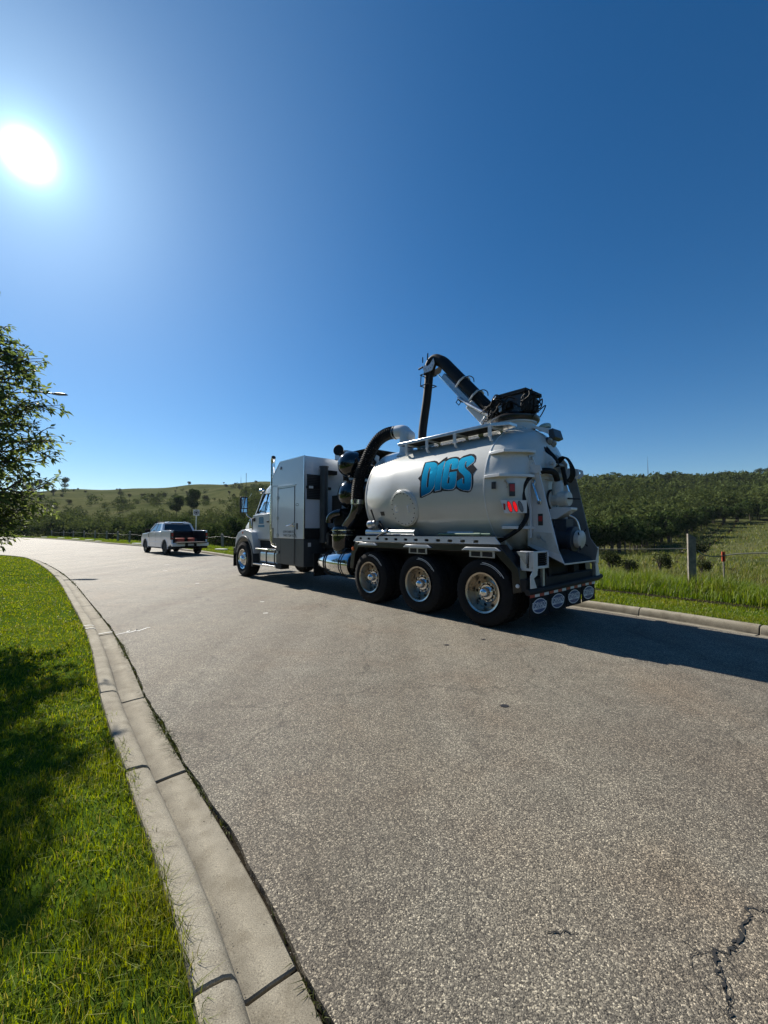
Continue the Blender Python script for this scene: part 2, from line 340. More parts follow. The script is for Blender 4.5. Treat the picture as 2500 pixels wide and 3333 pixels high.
def spline(pts, step):
    """Catmull-Rom through points, resampled to even steps"""
    P = [np.array(p, float) for p in pts]; P = [2*P[0]-P[1]]+P+[2*P[-1]-P[-2]]; o = []
    for i in range(1, len(P)-2):
        a, b, c, d = P[i-1:i+3]
        for t in np.linspace(0, 1, 24, endpoint=False):
            o.append(.5*((2*b)+(-a+c)*t+(2*a-5*b+4*c-d)*t*t+(-a+3*b-3*c+d)*t**3))
    o.append(P[-2]); o = np.array(o); s = np.r_[0, np.cumsum(np.linalg.norm(np.diff(o, axis=0), axis=1))]
    q = np.arange(0, s[-1], step)
    return np.stack([np.interp(q, s, o[:, k]) for k in range(o.shape[1])], 1)
def smoothpath(pts, step=.05): return [tuple(p) for p in spline(pts, step)]
def cdt(loops, grid=None, holes=()):
    """triangulate polygons (list of loops, even-odd) with optional inner points; returns verts2d, tris"""
    vs, es = [], []
    for L in loops:
        o = len(vs); vs += [Vector(p) for p in L]; es += [(o+i, o+(i+1) % len(L)) for i in range(len(L))]
    if grid is not None: vs += [Vector(p) for p in grid]
    v, e, f, *_ = delaunay_2d_cdt(vs, es, [], 0, 1e-5)
    def inside(p):
        c = False
        for L in loops:
            n = len(L)
            for i in range(n):
                (x1, y1), (x2, y2) = L[i], L[(i+1) % n]
                if (y1 > p[1]) != (y2 > p[1]) and p[0] < (x2-x1)*(p[1]-y1)/(y2-y1)+x1: c = not c
        return c
    tri = [t for t in f if inside(((v[t[0]].x+v[t[1]].x+v[t[2]].x)/3, (v[t[0]].y+v[t[1]].y+v[t[2]].y)/3))]
    return [tuple(p) for p in v], tri
def plate(loops, place, th=0.):
    """flat sheet with holes, mapped by place(u,v,t); th gives thickness"""
    v, tri = cdt(loops); mb = MB()
    if not th: return mb.add([place(a, b, 0) for a, b in v], tri)
    n = len(v); fs = [tuple(t) for t in tri]+[tuple(i+n for i in t[::-1]) for t in tri]
    from collections import Counter
    c = Counter(); dirn = {}
    for t in tri:
        for i in range(3):
            e = (t[i], t[(i+1) % 3]); k = tuple(sorted(e)); c[k] += 1; dirn[k] = e
    fs += [(dirn[k][1], dirn[k][0], dirn[k][0]+n, dirn[k][1]+n) for k, q in c.items() if q == 1]
    return mb.add([place(a, b, 0) for a, b in v]+[place(a, b, th) for a, b in v], fs)
def text2d(body, size=1., bold=0.):
    cu = bpy.data.curves.new('t', 'FONT'); cu.body = body; cu.size = size; cu.align_x = 'CENTER'; cu.align_y = 'CENTER'; cu.offset = bold; cu.resolution_u = 3
    ob = bpy.data.objects.new('t', cu); COL.objects.link(ob); me = bpy.data.meshes.new_from_object(ob)
    v = [tuple(x.co)[:2] for x in me.vertices]; f = [tuple(p.vertices) for p in me.polygons]
    bpy.data.objects.remove(ob); bpy.data.curves.remove(cu); bpy.data.meshes.remove(me)
    return v, f
def circ(cx, cy, r, n=16, ry=None, a0=0.): return [(cx+r*math.cos(a0+2*math.pi*k/n), cy+(ry or r)*math.sin(a0+2*math.pi*k/n)) for k in range(n)]
def rrect(x0, x1, y0, y1, r, n=4):
    o = []
    for cx, cy, a in ((x1-r, y1-r, 0), (x0+r, y1-r, 90), (x0+r, y0+r, 180), (x1-r, y0+r, 270)):
        o += [(cx+r*math.cos(R_(a+90*k/n)), cy+r*math.sin(R_(a+90*k/n))) for k in range(n+1)]
    return o
# ------------------------------------------------------------------ lie of the land
LE = spline([(8, -12), (3.2, -3.8), (.55, .25), (-.19, 1.36), (-.58, 1.89), (-1.2, 2.64), (-2.07, 3.71), (-3.05, 5.0), (-4.05, 6.25), (-5.7, 8.2), (-8.7, 11.7), (-11.8, 15.1), (-15.6, 19.0), (-18, 21.2), (-21, 23.0), (-25, 24.4), (-32, 25.6), (-60, 28), (-100, 30)], .05)
RE = spline([(14, -10), (8.6, .6), (5.35, 5.75), (3.67, 8.06), (-1.9, 14.6), (-7.73, 21.4), (-13.8, 28.7), (-20.8, 35.6), (-29.5, 43.6), (-40.7, 54), (-50.6, 62.5), (-61, 71), (-95, 96)], .05)
def normals(P, side):
    t = np.gradient(P, axis=0); t /= np.linalg.norm(t, axis=1)[:, None]
    return np.stack([-t[:, 1], t[:, 0]], 1)*side          # side +1: to the left of travel
LN, RN = normals(LE, 1), normals(RE, -1)
def sdist(X, Y, P, Nn, stride=6):
    """signed distance beyond an edge (positive away from the road)"""
    Q, G = P[::stride], Nn[::stride]; o = np.empty(len(X))
    for i in range(0, len(X), 20000):
        dx = X[i:i+20000, None]-Q[None, :, 0]; dy = Y[i:i+20000, None]-Q[None, :, 1]; k = np.argmin(dx*dx+dy*dy, 1); j = np.arange(len(k))
        o[i:i+20000] = dx[j, k]*G[k, 0]+dy[j, k]*G[k, 1]
    return o
# height of the open land: profiles of (distance, height) by compass bearing from the viewpoint
PROF = {
 -180: [(0, -.1), (40, -.1), (120, -1), (600, -6)],
 -60: [(0, -.1), (120, -.1), (160, -1.5), (210, 3), (300, 14), (450, 26), (900, 10)],
 -42: [(0, -.1), (112, -.1), (135, -3), (165, 2), (220, 9), (300, 17), (440, 30.5), (900, 15)],
 -36: [(0, -.1), (78, -.1), (100, -3.6), (140, 1.5), (185, 8.6), (270, 18), (430, 35), (900, 20)],
 -30: [(0, -.1), (54, -.1), (72, -3.6), (105, -3), (160, 7.6), (250, 17), (420, 39), (900, 25)],
 -22: [(0, -.1), (38, -.1), (55, -3.8), (95, -2), (160, 10), (250, 20), (420, 44), (900, 30)],
 -14: [(0, -.1), (28, -.1), (45, -3), (90, 0), (160, 12), (250, 24), (400, 48), (900, 30)],
 0: [(0, -.1), (18.5, -.1), (35, -1.5), (80, 2), (160, 14), (250, 25), (380, 44), (900, 28)],
 14: [(0, -.1), (14.5, -.1), (30, -1.5), (70, 0), (150, 13), (240, 24), (370, 43), (900, 28)],
 28: [(0, -.1), (12, -.05), (22, -.7), (40, -1.3), (58, -1.2), (90, 2.5), (150, 12), (240, 24.5), (350, 36.5), (900, 22)],
 40: [(0, -.1), (11, -.05), (20, -.6), (40, -1.1), (65, -.2), (85, 1.0), (150, 10), (240, 21.5), (350, 33.2), (900, 18)],
 55: [(0, -.1), (11, -.05), (20, -.5), (40, -.8), (70, .3), (90, 1.5), (150, 8), (240, 18), (350, 26), (900, 14)],
 90: [(0, -.1), (16, -.1), (60, -1), (200, 6), (350, 16), (900, 10)],
 180: [(0, -.1), (40, -.1), (120, -1), (600, -6)]}
_AZ = sorted(PROF); _RR = np.concatenate([np.arange(0, 60, 1.), np.arange(60, 1000, 5.)])
def _sm(a, k):
    p = np.pad(a, k, mode='edge'); return np.convolve(p, np.ones(2*k+1)/(2*k+1), 'same')[k:-k]
_TAB = np.array([_sm(np.interp(_RR, [p[0] for p in PROF[a]], [p[1] for p in PROF[a]]), 3) for a in _AZ])
_AF = np.arange(-180, 181, 1.)
_TAB = np.stack([np.interp(_AF, _AZ, _TAB[:, j]) for j in range(_TAB.shape[1])], 1)
_TAB = np.apply_along_axis(lambda c: _sm(c, 3), 0, _TAB)
def H(X, Y):
    X, Y = np.asarray(X, float), np.asarray(Y, float)
    r = np.hypot(X, Y); az = np.degrees(np.arctan2(X, Y))
    ia = np.clip(az+180, 0, 359.999); a0 = ia.astype(int); fa = ia-a0
    ir = np.interp(r, _RR, np.arange(len(_RR))); r0 = np.minimum(ir.astype(int), len(_RR)-2); fr = ir-r0
    z = ((_TAB[a0, r0]*(1-fr)+_TAB[a0, r0+1]*fr)*(1-fa)+(_TAB[np.minimum(a0+1, 360), r0]*(1-fr)+_TAB[np.minimum(a0+1, 360), r0+1]*fr)*fa)
    k = np.clip((r-60)/160, 0, 1)
    z = z+k*(1.1*np.sin(X*.043+1.3)*np.cos(Y*.037)+.7*np.sin(X*.11+Y*.07)+.45*np.sin(X*.21-Y*.17))
    k2 = np.clip((r-16)/20, 0, 1)*np.clip((70-r)/20, 0, 1)*np.clip((az-15)/8, 0, 1)
    return z+k2*(.10*np.sin(X*.9+.4*Y)+.08*np.sin(Y*1.3-.5*X))
# the ground sheet, out to the horizon
az = np.radians(np.concatenate([np.arange(-180, -64, 4.), np.arange(-64, 64, .8), np.arange(64, 180, 4.)]))
rr = np.concatenate([[0.], np.geomspace(1.5, 900, 105), [1200]])
A, Rr = np.meshgrid(az, rr); X, Y = Rr*np.sin(A), Rr*np.cos(A); Z = H(X.ravel(), Y.ravel())
n = len(az); i, j = np.meshgrid(np.arange(len(rr)-1), np.arange(n), indexing='ij'); i, j = i.ravel(), j.ravel(); j2 = (j+1) % n
g = npmesh('ground', np.stack([X.ravel(), Y.ravel(), Z], 1), np.stack([i*n+j, (i+1)*n+j, (i+1)*n+j2, i*n+j2], 1), M['ground'], smooth=True)
ground = tag(link('ground', g), kind='structure')

# ------------------------------------------------------------------ road
def thin(P, keep_r=9, far=30):
    o = []
    for k, p in enumerate(P):
        r = math.hypot(*p)
        if k in (0, len(P)-1) or k % (1 if r < 5 else 3 if r < keep_r else far) == 0: o.append(k)
    return o
kl, kr = thin(LE), thin(RE, 12, 20)
jit = lambda k, s: .006*math.sin(k*.23+s)+.004*math.sin(k*.61+2*s)+rnd.uniform(-.003, .003)
loop = [tuple(LE[k]-LN[k]*(.004+jit(k, 0))) for k in kl]+[tuple(RE[k]-RN[k]*(.02+jit(k, 1)*.6)) for k in reversed(kr)]
v, tri = cdt([loop])
mb = MB(); mb.add([(a, b, 0.) for a, b in v], tri)
n0 = len(mb.v); L3 = [(a, b) for a, b in loop]
mb.add([(a, b, 0.) for a, b in L3]+[(a, b, -.07) for a, b in L3], [(i, (i+1) % len(L3), (i+1) % len(L3)+len(L3), i+len(L3)) for i in range(len(L3))])
road = tag(obj('road', mb, 'asphalt', smooth=0), kind='structure')
def ribbon(pts, wid, z=.003, seed=1, jag=.5):
    q = random.Random(seed); P = np.array(pts, float); t = np.gradient(P, axis=0); t /= np.linalg.norm(t, axis=1)[:, None]+1e-9
    nn = np.stack([-t[:, 1], t[:, 0]], 1); mb = MB(); a = []
    for k in range(len(P)):
        ww = (wid if np.isscalar(wid) else wid[k])/2
        l, r2 = ww*(1+q.uniform(-jag, jag)), ww*(1+q.uniform(-jag, jag))
        a += [(*(P[k]+nn[k]*l), z), (*(P[k]-nn[k]*r2), z)]
    return mb.add(a, [(2*k, 2*k+1, 2*k+3, 2*k+2) for k in range(len(P)-1)])
def jag(pts, amp, n=8, seed=1):
    q = random.Random(seed); o = []
    for a, b in zip(pts[:-1], pts[1:]):
        for k in range(n):
            t = k/n; o.append((a[0]+(b[0]-a[0])*t+q.uniform(-amp, amp), a[1]+(b[1]-a[1])*t+q.uniform(-amp, amp)))
    return o+[pts[-1]]
for pts, wd, sd in (([(1.75, 1.78), (1.51, 1.69), (1.44, 1.70), (1.36, 1.63), (1.28, 1.57), (1.24, 1.535), (1.17, 1.54), (1.14, 1.48), (1.11, 1.41), (1.08, 1.36), (1.03, 1.28), (.98, 1.1)], .011, 3),
                    ([(.60, 1.60), (.67, 1.61), (.72, 1.60)], .007, 5), ([(.62, 1.52), (.58, 1.58)], .005, 9),
                    ([(-16, 25.5), (-13.5, 24.1), (-11, 22.6), (-9.3, 21.3), (-8.2, 20.6)], .05, 6), ([(-24, 30.5), (-20, 29.5), (-16, 27.6)], .06, 7),
                    ([(-17.2, 21.9), (-15.5, 22.9), (-12, 23.6)], .05, 8), ([(-30, 33), (-25, 34), (-22, 34.4)], .07, 10)):
    jp = jag(pts, wd*.9, 8, sd); qc = random.Random(sd); nj = len(jp)
    obj('crack', ribbon(jp, [wd*(.25+1.0*qc.random()**1.6)*min(1, .25+3*min(i, nj-1-i)/nj) for i in range(nj)], .003, sd, .7), 'crack', road, smooth=0, fix=False)
    for b_ in range(max(1, nj//9)):                                  # hairline branches
        i0 = qc.randrange(1, nj-1); p_ = jp[i0]; a_ = qc.uniform(0, 6.28); L_ = wd*qc.uniform(6, 18); e_ = [p_]
        for s_ in range(6): a_ += qc.uniform(-.7, .7); e_.append((e_[-1][0]+L_/6*math.cos(a_), e_[-1][1]+L_/6*math.sin(a_)))
        obj('crack', ribbon(jag(e_, wd*.15, 3, sd+b_), wd*.22, .003, sd+b_, .6), 'crack', road, smooth=0, fix=False)
for pts, wd in (([(-3.80, 5.95), (-3.73, 6.10), (-3.77, 6.19), (-3.71, 6.05), (-3.66, 6.2), (-3.70, 6.27), (-3.62, 6.16), (-3.60, 6.30), (-3.60, 6.36), (-3.56, 6.40)], .022),
                ([(-5.2, 11.5), (-5.1, 11.52)], .05), ([(-7.9, 14.9), (-7.75, 14.95)], .06), ([(-2.15, 7.45), (-2.06, 7.47)], .04), ([(-2.55, 8.6), (-2.47, 8.62)], .035), ([(-9.2, 17.4), (-9.0, 17.5)], .06)):
    obj('paint_mark', ribbon(smoothpath(pts, .02), wd, .004, 2, .35), 'paint_mark', road, smooth=0, fix=False)
for x, y, r in ((.81, 5.43, .035), (1.02, 3.58, .036), (1.35, 5.7, .03)):
    obj('bitumen_spot', MB().add([(x+a, y+b, .004) for a, b in circ(0, 0, r, 14, r*.8)], [tuple(range(14))]), 'sticker_dark', road, smooth=0)
# ------------------------------------------------------------------ kerbs: each cast length a piece
KP = [(.012, -.012), (.10, -.014), (.180, -.020), (.196, -.016), (.205, .020), (.216, .064), (.232, .090), (.258, .102), (.300, .106), (.345, .106), (.352, .06), (.352, -.16), (.012, -.16)]
def kerb(name, P, Nn, start, end, step, seed, label):
    q = random.Random(seed); root = tag(empty(name), kind='structure')
    s = start
    while s < end-2:
        ln = step*(1+q.uniform(-.05, .05)); a, b = int(s/.05), min(int((s+ln)/.05), len(P)-1)
        ks = list(range(a, b+1, 6 if math.hypot(*P[a]) < 14 else 14)); ks = ks if ks[-1] == b else ks+[b]
        dz = q.uniform(-.004, .004); secs = []
        for m_, k in enumerate(ks):
            t = np.array([Nn[k][1], -Nn[k][0]])
            sh = (.007 if m_ == 0 else -.007 if m_ == len(ks)-1 else 0)*(1 if np.dot(P[b]-P[a], t) > 0 else -1)
            secs.append([(*(P[k]+Nn[k]*o+t*sh), z+dz) for o, z in KP])
        o = obj('kerb_length', MB().loft(secs), 'concrete', root, smooth=50, bevel=.006, seg=1)
        at_ = o.data.attributes.new('dirt', 'FLOAT', 'POINT'); kd = {i: d for i, d in enumerate((.55, .05, .9, 1.3, .75, .25, .05, 0, .1, .3, .3, 0, 0))}
        P3 = [p for sec_ in secs for p in sec_]
        for v_ in o.data.vertices:
            i_ = min(range(len(P3)), key=lambda i: (P3[i][0]-v_.co.x)**2+(P3[i][1]-v_.co.y)**2+(P3[i][2]-v_.co.z)**2); at_.data[v_.index].value = kd[i_ % 13]
        s += ln
    return root
def s_at(P, x, y): return .05*int(np.argmin((P[:, 0]-x)**2+(P[:, 1]-y)**2))
kerb('kerb', LE, LN, s_at(LE, -.34, 1.55)-1.45*6, s_at(LE, -34, 26), 1.45, 1, '')
kerb('kerb', RE, RN, s_at(RE, 5.46, 5.99)-1.6*4, s_at(RE, -60, 70), 1.6, 2, '')
# white spray marks across the kerb
kx = s_at(LE, -4.0, 6.18); k = int(kx/.05)
def across(k, off):
    t = np.array([LN[k][1], -LN[k][0]])
    return [(*(LE[k]+LN[k]*o+t*off), z+.005) for o, z in KP[:10]]
for off, a, b in ((0, 0, 3), (.10, 4, 10), (-.12, 4, 10)):
    p1, p2 = across(k, off-.014)[a:b], across(k, off+.014)[a:b]; nn = len(p1)
    tag(obj('kerb_paint_line', MB().add(p1+p2, [(i, i+1, nn+i+1, nn+i) for i in range(nn-1)]), 'paint_mark', road, smooth=0))
# ------------------------------------------------------------------ lawn and verge sheets
def sheet(name, P, Nn, offs, mat, stride=6, zf=None):
    K = range(0, len(P), stride); V = []
    for k in K:
        for o, z in offs:
            p = P[k]+Nn[k]*o; V.append((p[0], p[1], zf(p[0], p[1], o, z) if zf else z))
    m = len(offs); F = [(i*m+j, (i+1)*m+j, (i+1)*m+j+1, i*m+j+1) for i in range(len(K)-1) for j in range(m-1)]
    return tag(link(name, npmesh(name, np.array(V), np.array(F), M[mat], smooth=True)), kind='structure')
sheet('lawn', LE[:s_at(LE, -30, 25.3).__int__()*20], LN, [(.335, -.02), (.34, .072), (.5, .082), (1, .09), (2, .10), (4, .11), (8, .12), (15, .10), (26, -.15)], 'lawn_soil')
sheet('verge', RE, RN, [(.335, -.02), (.34, .072), (.6, .085), (1.2, .09), (1.9, .08), (2.05, .02), (2.2, .08), (2.7, .08), (3.4, -.0), (5.2, -.35)], 'lawn_soil', zf=lambda x, y, o, z: z if o < 3 else max(-9, min(z, float(H(x, y))+(.03 if o < 4 else -.25))))
# dark rut worn along the verge
ka, kb = 40, s_at(RE, -16, 31).__int__()*20
pts = [RE[k]+RN[k]*(2.05+.05*math.sin(k*.021)) for k in range(ka, kb, 8)]
tag(obj('wheel_rut', ribbon(pts, .34, .094, 4, .3), 'soil', bpy.data.objects['verge'], smooth=0, fix=False))

# ------------------------------------------------------------------ grass (uncountable: one mass each)
def blades(x, y, z, h, wid, lean=.5, seed=0, cl=None):
    q = np.random.default_rng(seed); n = len(x); a = q.uniform(0, 2*np.pi, n); b = a+np.pi/2+q.normal(0, .5, n); ln = np.abs(q.normal(0, lean, n))+.1
    dx, dy = np.cos(a)*ln*h, np.sin(a)*ln*h; wx, wy = np.cos(b)*wid/2, np.sin(b)*wid/2
    hm = h*.58
    V = np.stack([np.stack([x-wx, y-wy, z], 1), np.stack([x+wx, y+wy, z], 1),
                  np.stack([x-wx*.75+dx*.32, y-wy*.75+dy*.32, z+hm], 1), np.stack([x+wx*.75+dx*.32, y+wy*.75+dy*.32, z+hm], 1),
                  np.stack([x+dx, y+dy, z+h*(1-.25*np.minimum(ln, 1.2))], 1)], 1).reshape(-1, 3)
    o = (np.arange(n)*5)[:, None]
    F = np.concatenate([o+[0, 1, 3], o+[0, 3, 2], o+[2, 3, 4]], 0)
    return V, F
def ring(r1, r2, dens, a1, a2, q):
    a1, a2 = np.radians(a1), np.radians(a2); n = int(.5*(a2-a1)*(r2*r2-r1*r1)*dens)
    r = np.sqrt(q.uniform(r1*r1, r2*r2, n)); a = q.uniform(a1, a2, n); return r*np.sin(a), r*np.cos(a), r
def merge(parts):
    V, F, o = [], [], 0
    for v, f in parts: V.append(v); F.append(f+o); o += len(v)
    return np.concatenate(V), np.concatenate(F)
q = np.random.default_rng(5); parts = []
def clumpy(x, y, s, lo): return lo+(1-lo)*(.5+.5*np.sin(x*s+1.7*np.sin(y*s*.7))*np.cos(y*s*1.1+1.3*np.sin(x*s*.6)))
for r1, r2, dn, a1, a2, h0, w0 in ((.85, 2.0, 15000, -62, -8, .058, .0027), (2.0, 3.2, 10000, -52, -20, .046, .0033), (3.2, 5, 5800, -50, -24, .042, .0045), (5, 8, 2800, -49, -28, .038, .0068), (8, 14, 1150, -49, -34, .036, .011), (14, 32, 340, -49, -36, .036, .020)):
    x, y, r = ring(r1, r2, dn, a1, a2, q); d = sdist(x, y, LE, LN)
    k = (d > .312+.028*np.sin(x*9)*np.sin(y*7)+.018*np.sin(x*31+y*23)) & (q.uniform(0, 1, len(x)) < clumpy(x, y, 7, .38)); x, y, d = x[k], y[k], d[k]
    z = np.interp(d, [.33, .5, 1, 2, 4, 8], [.07, .08, .088, .098, .108, .118]); h = h0*(.55+.9*q.uniform(0, 1, len(x)))*clumpy(x, y, 4.1, .62)*(1+.3*np.exp(-(d-.33)/.08))
    parts.append(blades(x, y, z, h, w0*(.7+.6*q.uniform(0, 1, len(x))), .75, len(parts)))
V, F = merge(parts); tag(link('lawn_grass', npmesh('lawn_grass', V, F, M['grass'])), 'short mown green lawn beside the kerb', 'grass', kind='stuff')
pm_, pt_ = [], []
for r1, r2, dn, a1, a2, w0 in ((6, 9, 2600, 20, 52, .0075), (9, 14, 1300, 10, 48, .011), (14, 24, 420, -34, 30, .016), (24, 42, 190, -40, -14, .026), (42, 95, 62, -44, -24, .05)):
    x, y, r = ring(r1, r2, dn, a1, a2, q); d = sdist(x, y, RE, RN)
    k = (d > .315) & ((d < 1.88+.05*np.sin(x*3)) | ((d < 2.2) & (q.uniform(0, 1, len(x)) < .05+.3*(np.sin(x*1.7+y*1.1) > .6)))); xx, yy, dd = x[k], y[k], d[k]
    pm_.append(blades(xx, yy, np.full(len(xx), .075), (.055+.04*q.uniform(0, 1, len(xx)))*clumpy(xx, yy, 3, .6), w0*(.7+.6*q.uniform(0, 1, len(xx))), .55, 20+len(pm_)))
    k = (d > 2.22) & (d < 5.2) & ((r < 24) | (d < 3.3)); xx, yy, dd = x[k], y[k], d[k]
    zz = np.maximum(np.interp(dd, [2.1, 2.7, 3.4, 5.2], [.075, .08, .0, -.35]), np.where(dd > 2.9, H(xx, yy), -9))
    hh = np.interp(dd, [2.14, 2.5, 2.9, 3.6, 5.2], [.22, .30, .50, .55, .42])*np.where(r[k] > 24, .55, 1)
    pt_.append(blades(xx, yy, zz, hh*(.5+.8*q.uniform(0, 1, len(xx)))*clumpy(xx, yy, 2.2, .6), w0*(.7+.7*q.uniform(0, 1, len(xx))), .35, 30+len(pt_)))
V, F = merge(pm_); tag(link('verge_grass', npmesh('verge_grass', V, F, M['verge'])), 'mown strip of grass behind the far kerb', 'grass', kind='stuff')
V, F = merge(pt_); tag(link('tall_grass', npmesh('tall_grass', V, F, M['tall'])), 'tall rough grass growing along the cable fence', 'grass', kind='stuff')
parts = []
for r1, r2, dn, w0 in ((11, 18, 330, .012), (18, 30, 130, .02), (30, 50, 48, .035), (50, 95, 14, .06)):
    x, y, r = ring(r1, r2, dn, 20, 50, q); d = sdist(x, y, RE, RN, 20); k = (d > 4.6) & (q.uniform(0, 1, len(x)) < clumpy(x, y, .8, .25)); x, y = x[k], y[k]
    parts.append(blades(x, y, H(x, y)-.02, (.22+.3*q.uniform(0, 1, len(x)))*clumpy(x, y, .8, .5), w0*(.7+.7*q.uniform(0, 1, len(x))), .6, 50+len(parts)))
V, F = merge(parts); tag(link('field_grass', npmesh('field_grass', V, F, M['field'])), 'rough meadow grass on the slope beyond the fence', 'grass', kind='stuff')
# weeds in the joint between gutter and asphalt
wx, wy, wh = [], [], []
for k in range(s_at(LE, .2, .8).__int__()*20, s_at(LE, -16, 19.4).__int__()*20):
    p = LE[k]; r = math.hypot(*p); dens = (.55+.45*math.sin(k*.11)+.3*math.sin(k*.031+2))
    for _ in range(int(max(0, dens)*(26 if r < 4 else 14 if r < 8 else 5))):
        o = rnd.gauss(.002, .010); s_ = rnd.uniform(-.03, .03); t = (LN[k][1], -LN[k][0])
        wx.append(p[0]+LN[k][0]*o+t[0]*s_); wy.append(p[1]+LN[k][1]*o+t[1]*s_); wh.append(rnd.uniform(.004, .026)*(1.3 if dens > 1 else .6))
wx, wy, wh = map(np.array, (wx, wy, wh)); r = np.hypot(wx, wy)
V, F = blades(wx, wy, np.full(len(wx), -.03), wh+.025, np.maximum(.005, r*.0016), 1.1, 77)
tag(link('joint_weeds', npmesh('joint_weeds', V, F, M['weed'])), 'low weeds and dirt in the joint along the gutter', 'weeds', kind='stuff')
# loose grit lying in the gutter and along the road edge
gx, gy, gz, gs = [], [], [], []
for k in range(s_at(LE, .3, .6).__int__()*20, s_at(LE, -9, 12).__int__()*20):
    r = math.hypot(*LE[k])
    for _ in range(5 if r < 4 else 2):
        o = rnd.choice((rnd.gauss(.186, .008), rnd.gauss(-.05, .05), rnd.gauss(-.03, .03), rnd.gauss(.015, .015))); o = min(o, .2)
        t_ = rnd.uniform(-.03, .03); gx.append(LE[k][0]+LN[k][0]*o+LN[k][1]*t_); gy.append(LE[k][1]+LN[k][1]*o-LN[k][0]*t_); gz.append(.001 if o < -.01 else -.016 if o < .16 else -.018); gs.append(rnd.uniform(.0010, .0028)*(1+.12*r))
g_ = np.stack([np.array(gx), np.array(gy), np.array(gz)], 1); gs = np.array(gs)[:, None, None]
oc = np.array([(1, 0, 0), (0, 1, 0), (-1, 0, 0), (0, -1, 0), (0, 0, .8), (0, 0, -.3)])[None]*gs*np.random.default_rng(8).uniform(.6, 1.3, (len(g_), 6, 1))
F = np.array([(0, 1, 4), (1, 2, 4), (2, 3, 4), (3, 0, 4), (1, 0, 5), (2, 1, 5), (3, 2, 5), (0, 3, 5)])[None]+(np.arange(len(g_))*6)[:, None, None]
tag(link('gutter_grit', npmesh('gutter_grit', (g_[:, None, :]+oc).reshape(-1, 3), F.reshape(-1, 3), leafmat('grit', (.05, .045, .04), (.28, .25, .2), 0., .9, gloss=.1, c3=(.55, .52, .45)))), 'loose grit scattered in the gutter and road edge', 'grit', kind='stuff')
mb = ribbon([LE[k]-LN[k]*-.004 for k in range(0, s_at(LE, -30, 25.2).__int__()*20, 4)], .06, -.028, 3, .2)
obj('joint_soil', mb, 'soil', road, smooth=0, fix=False)

# ------------------------------------------------------------------ woods and bushes
def crowns(x, y, z, h, rad, tint, nq, size, seed, base=.18):
    q = np.random.default_rng(seed); T = len(x); K = 7
    lc = q.normal(0, 1, (T, K, 3)); lc /= np.linalg.norm(lc, axis=2)[..., None]; lc *= q.uniform(.25, .95, (T, K, 1))**.5
    lc[..., 0] *= rad[:, None]*.62; lc[..., 1] *= rad[:, None]*.62; lc[..., 2] = lc[..., 2]*h[:, None]*.30+h[:, None]*(.56+base*.3)
    ki = q.integers(0, K, (T, nq)); c = np.take_along_axis(lc, ki[..., None].repeat(3, 2), 1)
    d = q.normal(0, 1, (T, nq, 3)); d /= np.linalg.norm(d, axis=2)[..., None]
    lr = (rad*.52)[:, None]*q.uniform(.55, 1.08, (T, nq)); c = c+d*lr[..., None]*np.array([1, 1, .85])
    c[..., 2] = np.clip(c[..., 2], h[:, None]*base*.5, None)
    c += np.stack([x, y, z], 1)[:, None, :]
    u = q.normal(0, 1, (T, nq, 3)); u -= d*(u*d).sum(2)[..., None]*.55; u /= np.linalg.norm(u, axis=2)[..., None]
    v = np.cross(u, d+q.normal(0, .5, d.shape)); v /= np.linalg.norm(v, axis=2)[..., None]+1e-9
    s = (size*q.uniform(.6, 1.4, (T, nq)))[..., None] if np.isscalar(size) else (size[:, None]*q.uniform(.6, 1.4, (T, nq)))[..., None]
    V = np.stack([c-u*s, c-v*s*.55+u*s*.1, c+u*s, c+v*s*.55+u*s*.1], 2).reshape(-1, 3)
    F = np.arange(len(V)).reshape(-1, 4)
    return V, F, np.repeat(tint, nq*4)
def woods(name, specs, nq, sz, seed, label):
    a = np.array(specs); V, F, t = crowns(a[:, 0], a[:, 1], H(a[:, 0], a[:, 1])-.2, a[:, 2], a[:, 3], a[:, 4], nq, sz*a[:, 3], seed)
    # slender stems under the crowns
    q = np.random.default_rng(seed+1); n = len(a); zb = H(a[:, 0], a[:, 1])-.4; w_ = a[:, 3]*.035
    S = np.stack([np.stack([a[:, 0]-w_, a[:, 1], zb], 1), np.stack([a[:, 0]+w_, a[:, 1], zb], 1), np.stack([a[:, 0]+w_*.5, a[:, 1]+w_, zb+a[:, 2]*.6], 1), np.stack([a[:, 0]-w_*.5, a[:, 1]+w_, zb+a[:, 2]*.6], 1)], 1).reshape(-1, 3)
    F = np.concatenate([F, np.arange(len(S)).reshape(-1, 4)+len(V)]); V = np.concatenate([V, S]); t = np.concatenate([t, np.full(len(S), .0)])
    return tag(link(name, npmesh(name, V, F, M['wood'], tint=t)), label, 'woods', kind='stuff')
EDGE = lambda a: np.interp(a, [10, 24, 28, 32, 34.5, 36.5, 38.5, 42, 46, 52], [46, 50, 50, 56, 62, 76, 94, 97, 95, 92])
def scatter(a1, a2, r1f, r2, sp, q, hh, wr, skip=None):
    o = []
    n = int(.5*math.radians(a2-a1)*(r2*r2-40*40)/(sp*sp))
    for _ in range(n):
        a = q.uniform(a1, a2); r = math.sqrt(q.uniform(40*40, r2*r2))
        if r < r1f(a): continue
        x, y = r*math.sin(math.radians(a)), r*math.cos(math.radians(a))
        if skip and skip(a, r): continue
        g = .5+.5*math.sin(x*.05+2*math.sin(y*.031))*math.cos(y*.047)
        h = q.uniform(*hh)*(.75+.4*g); o.append((x, y, h, h*q.uniform(*wr), np.clip(.12+.38*g+q.uniform(-.16, .22), 0, .65)))
    return o
q = random.Random(3)
cut = lambda a, r: abs(a-(39.7+.01*(r-94))) < .42 and r < 118          # the track's gap in the wood
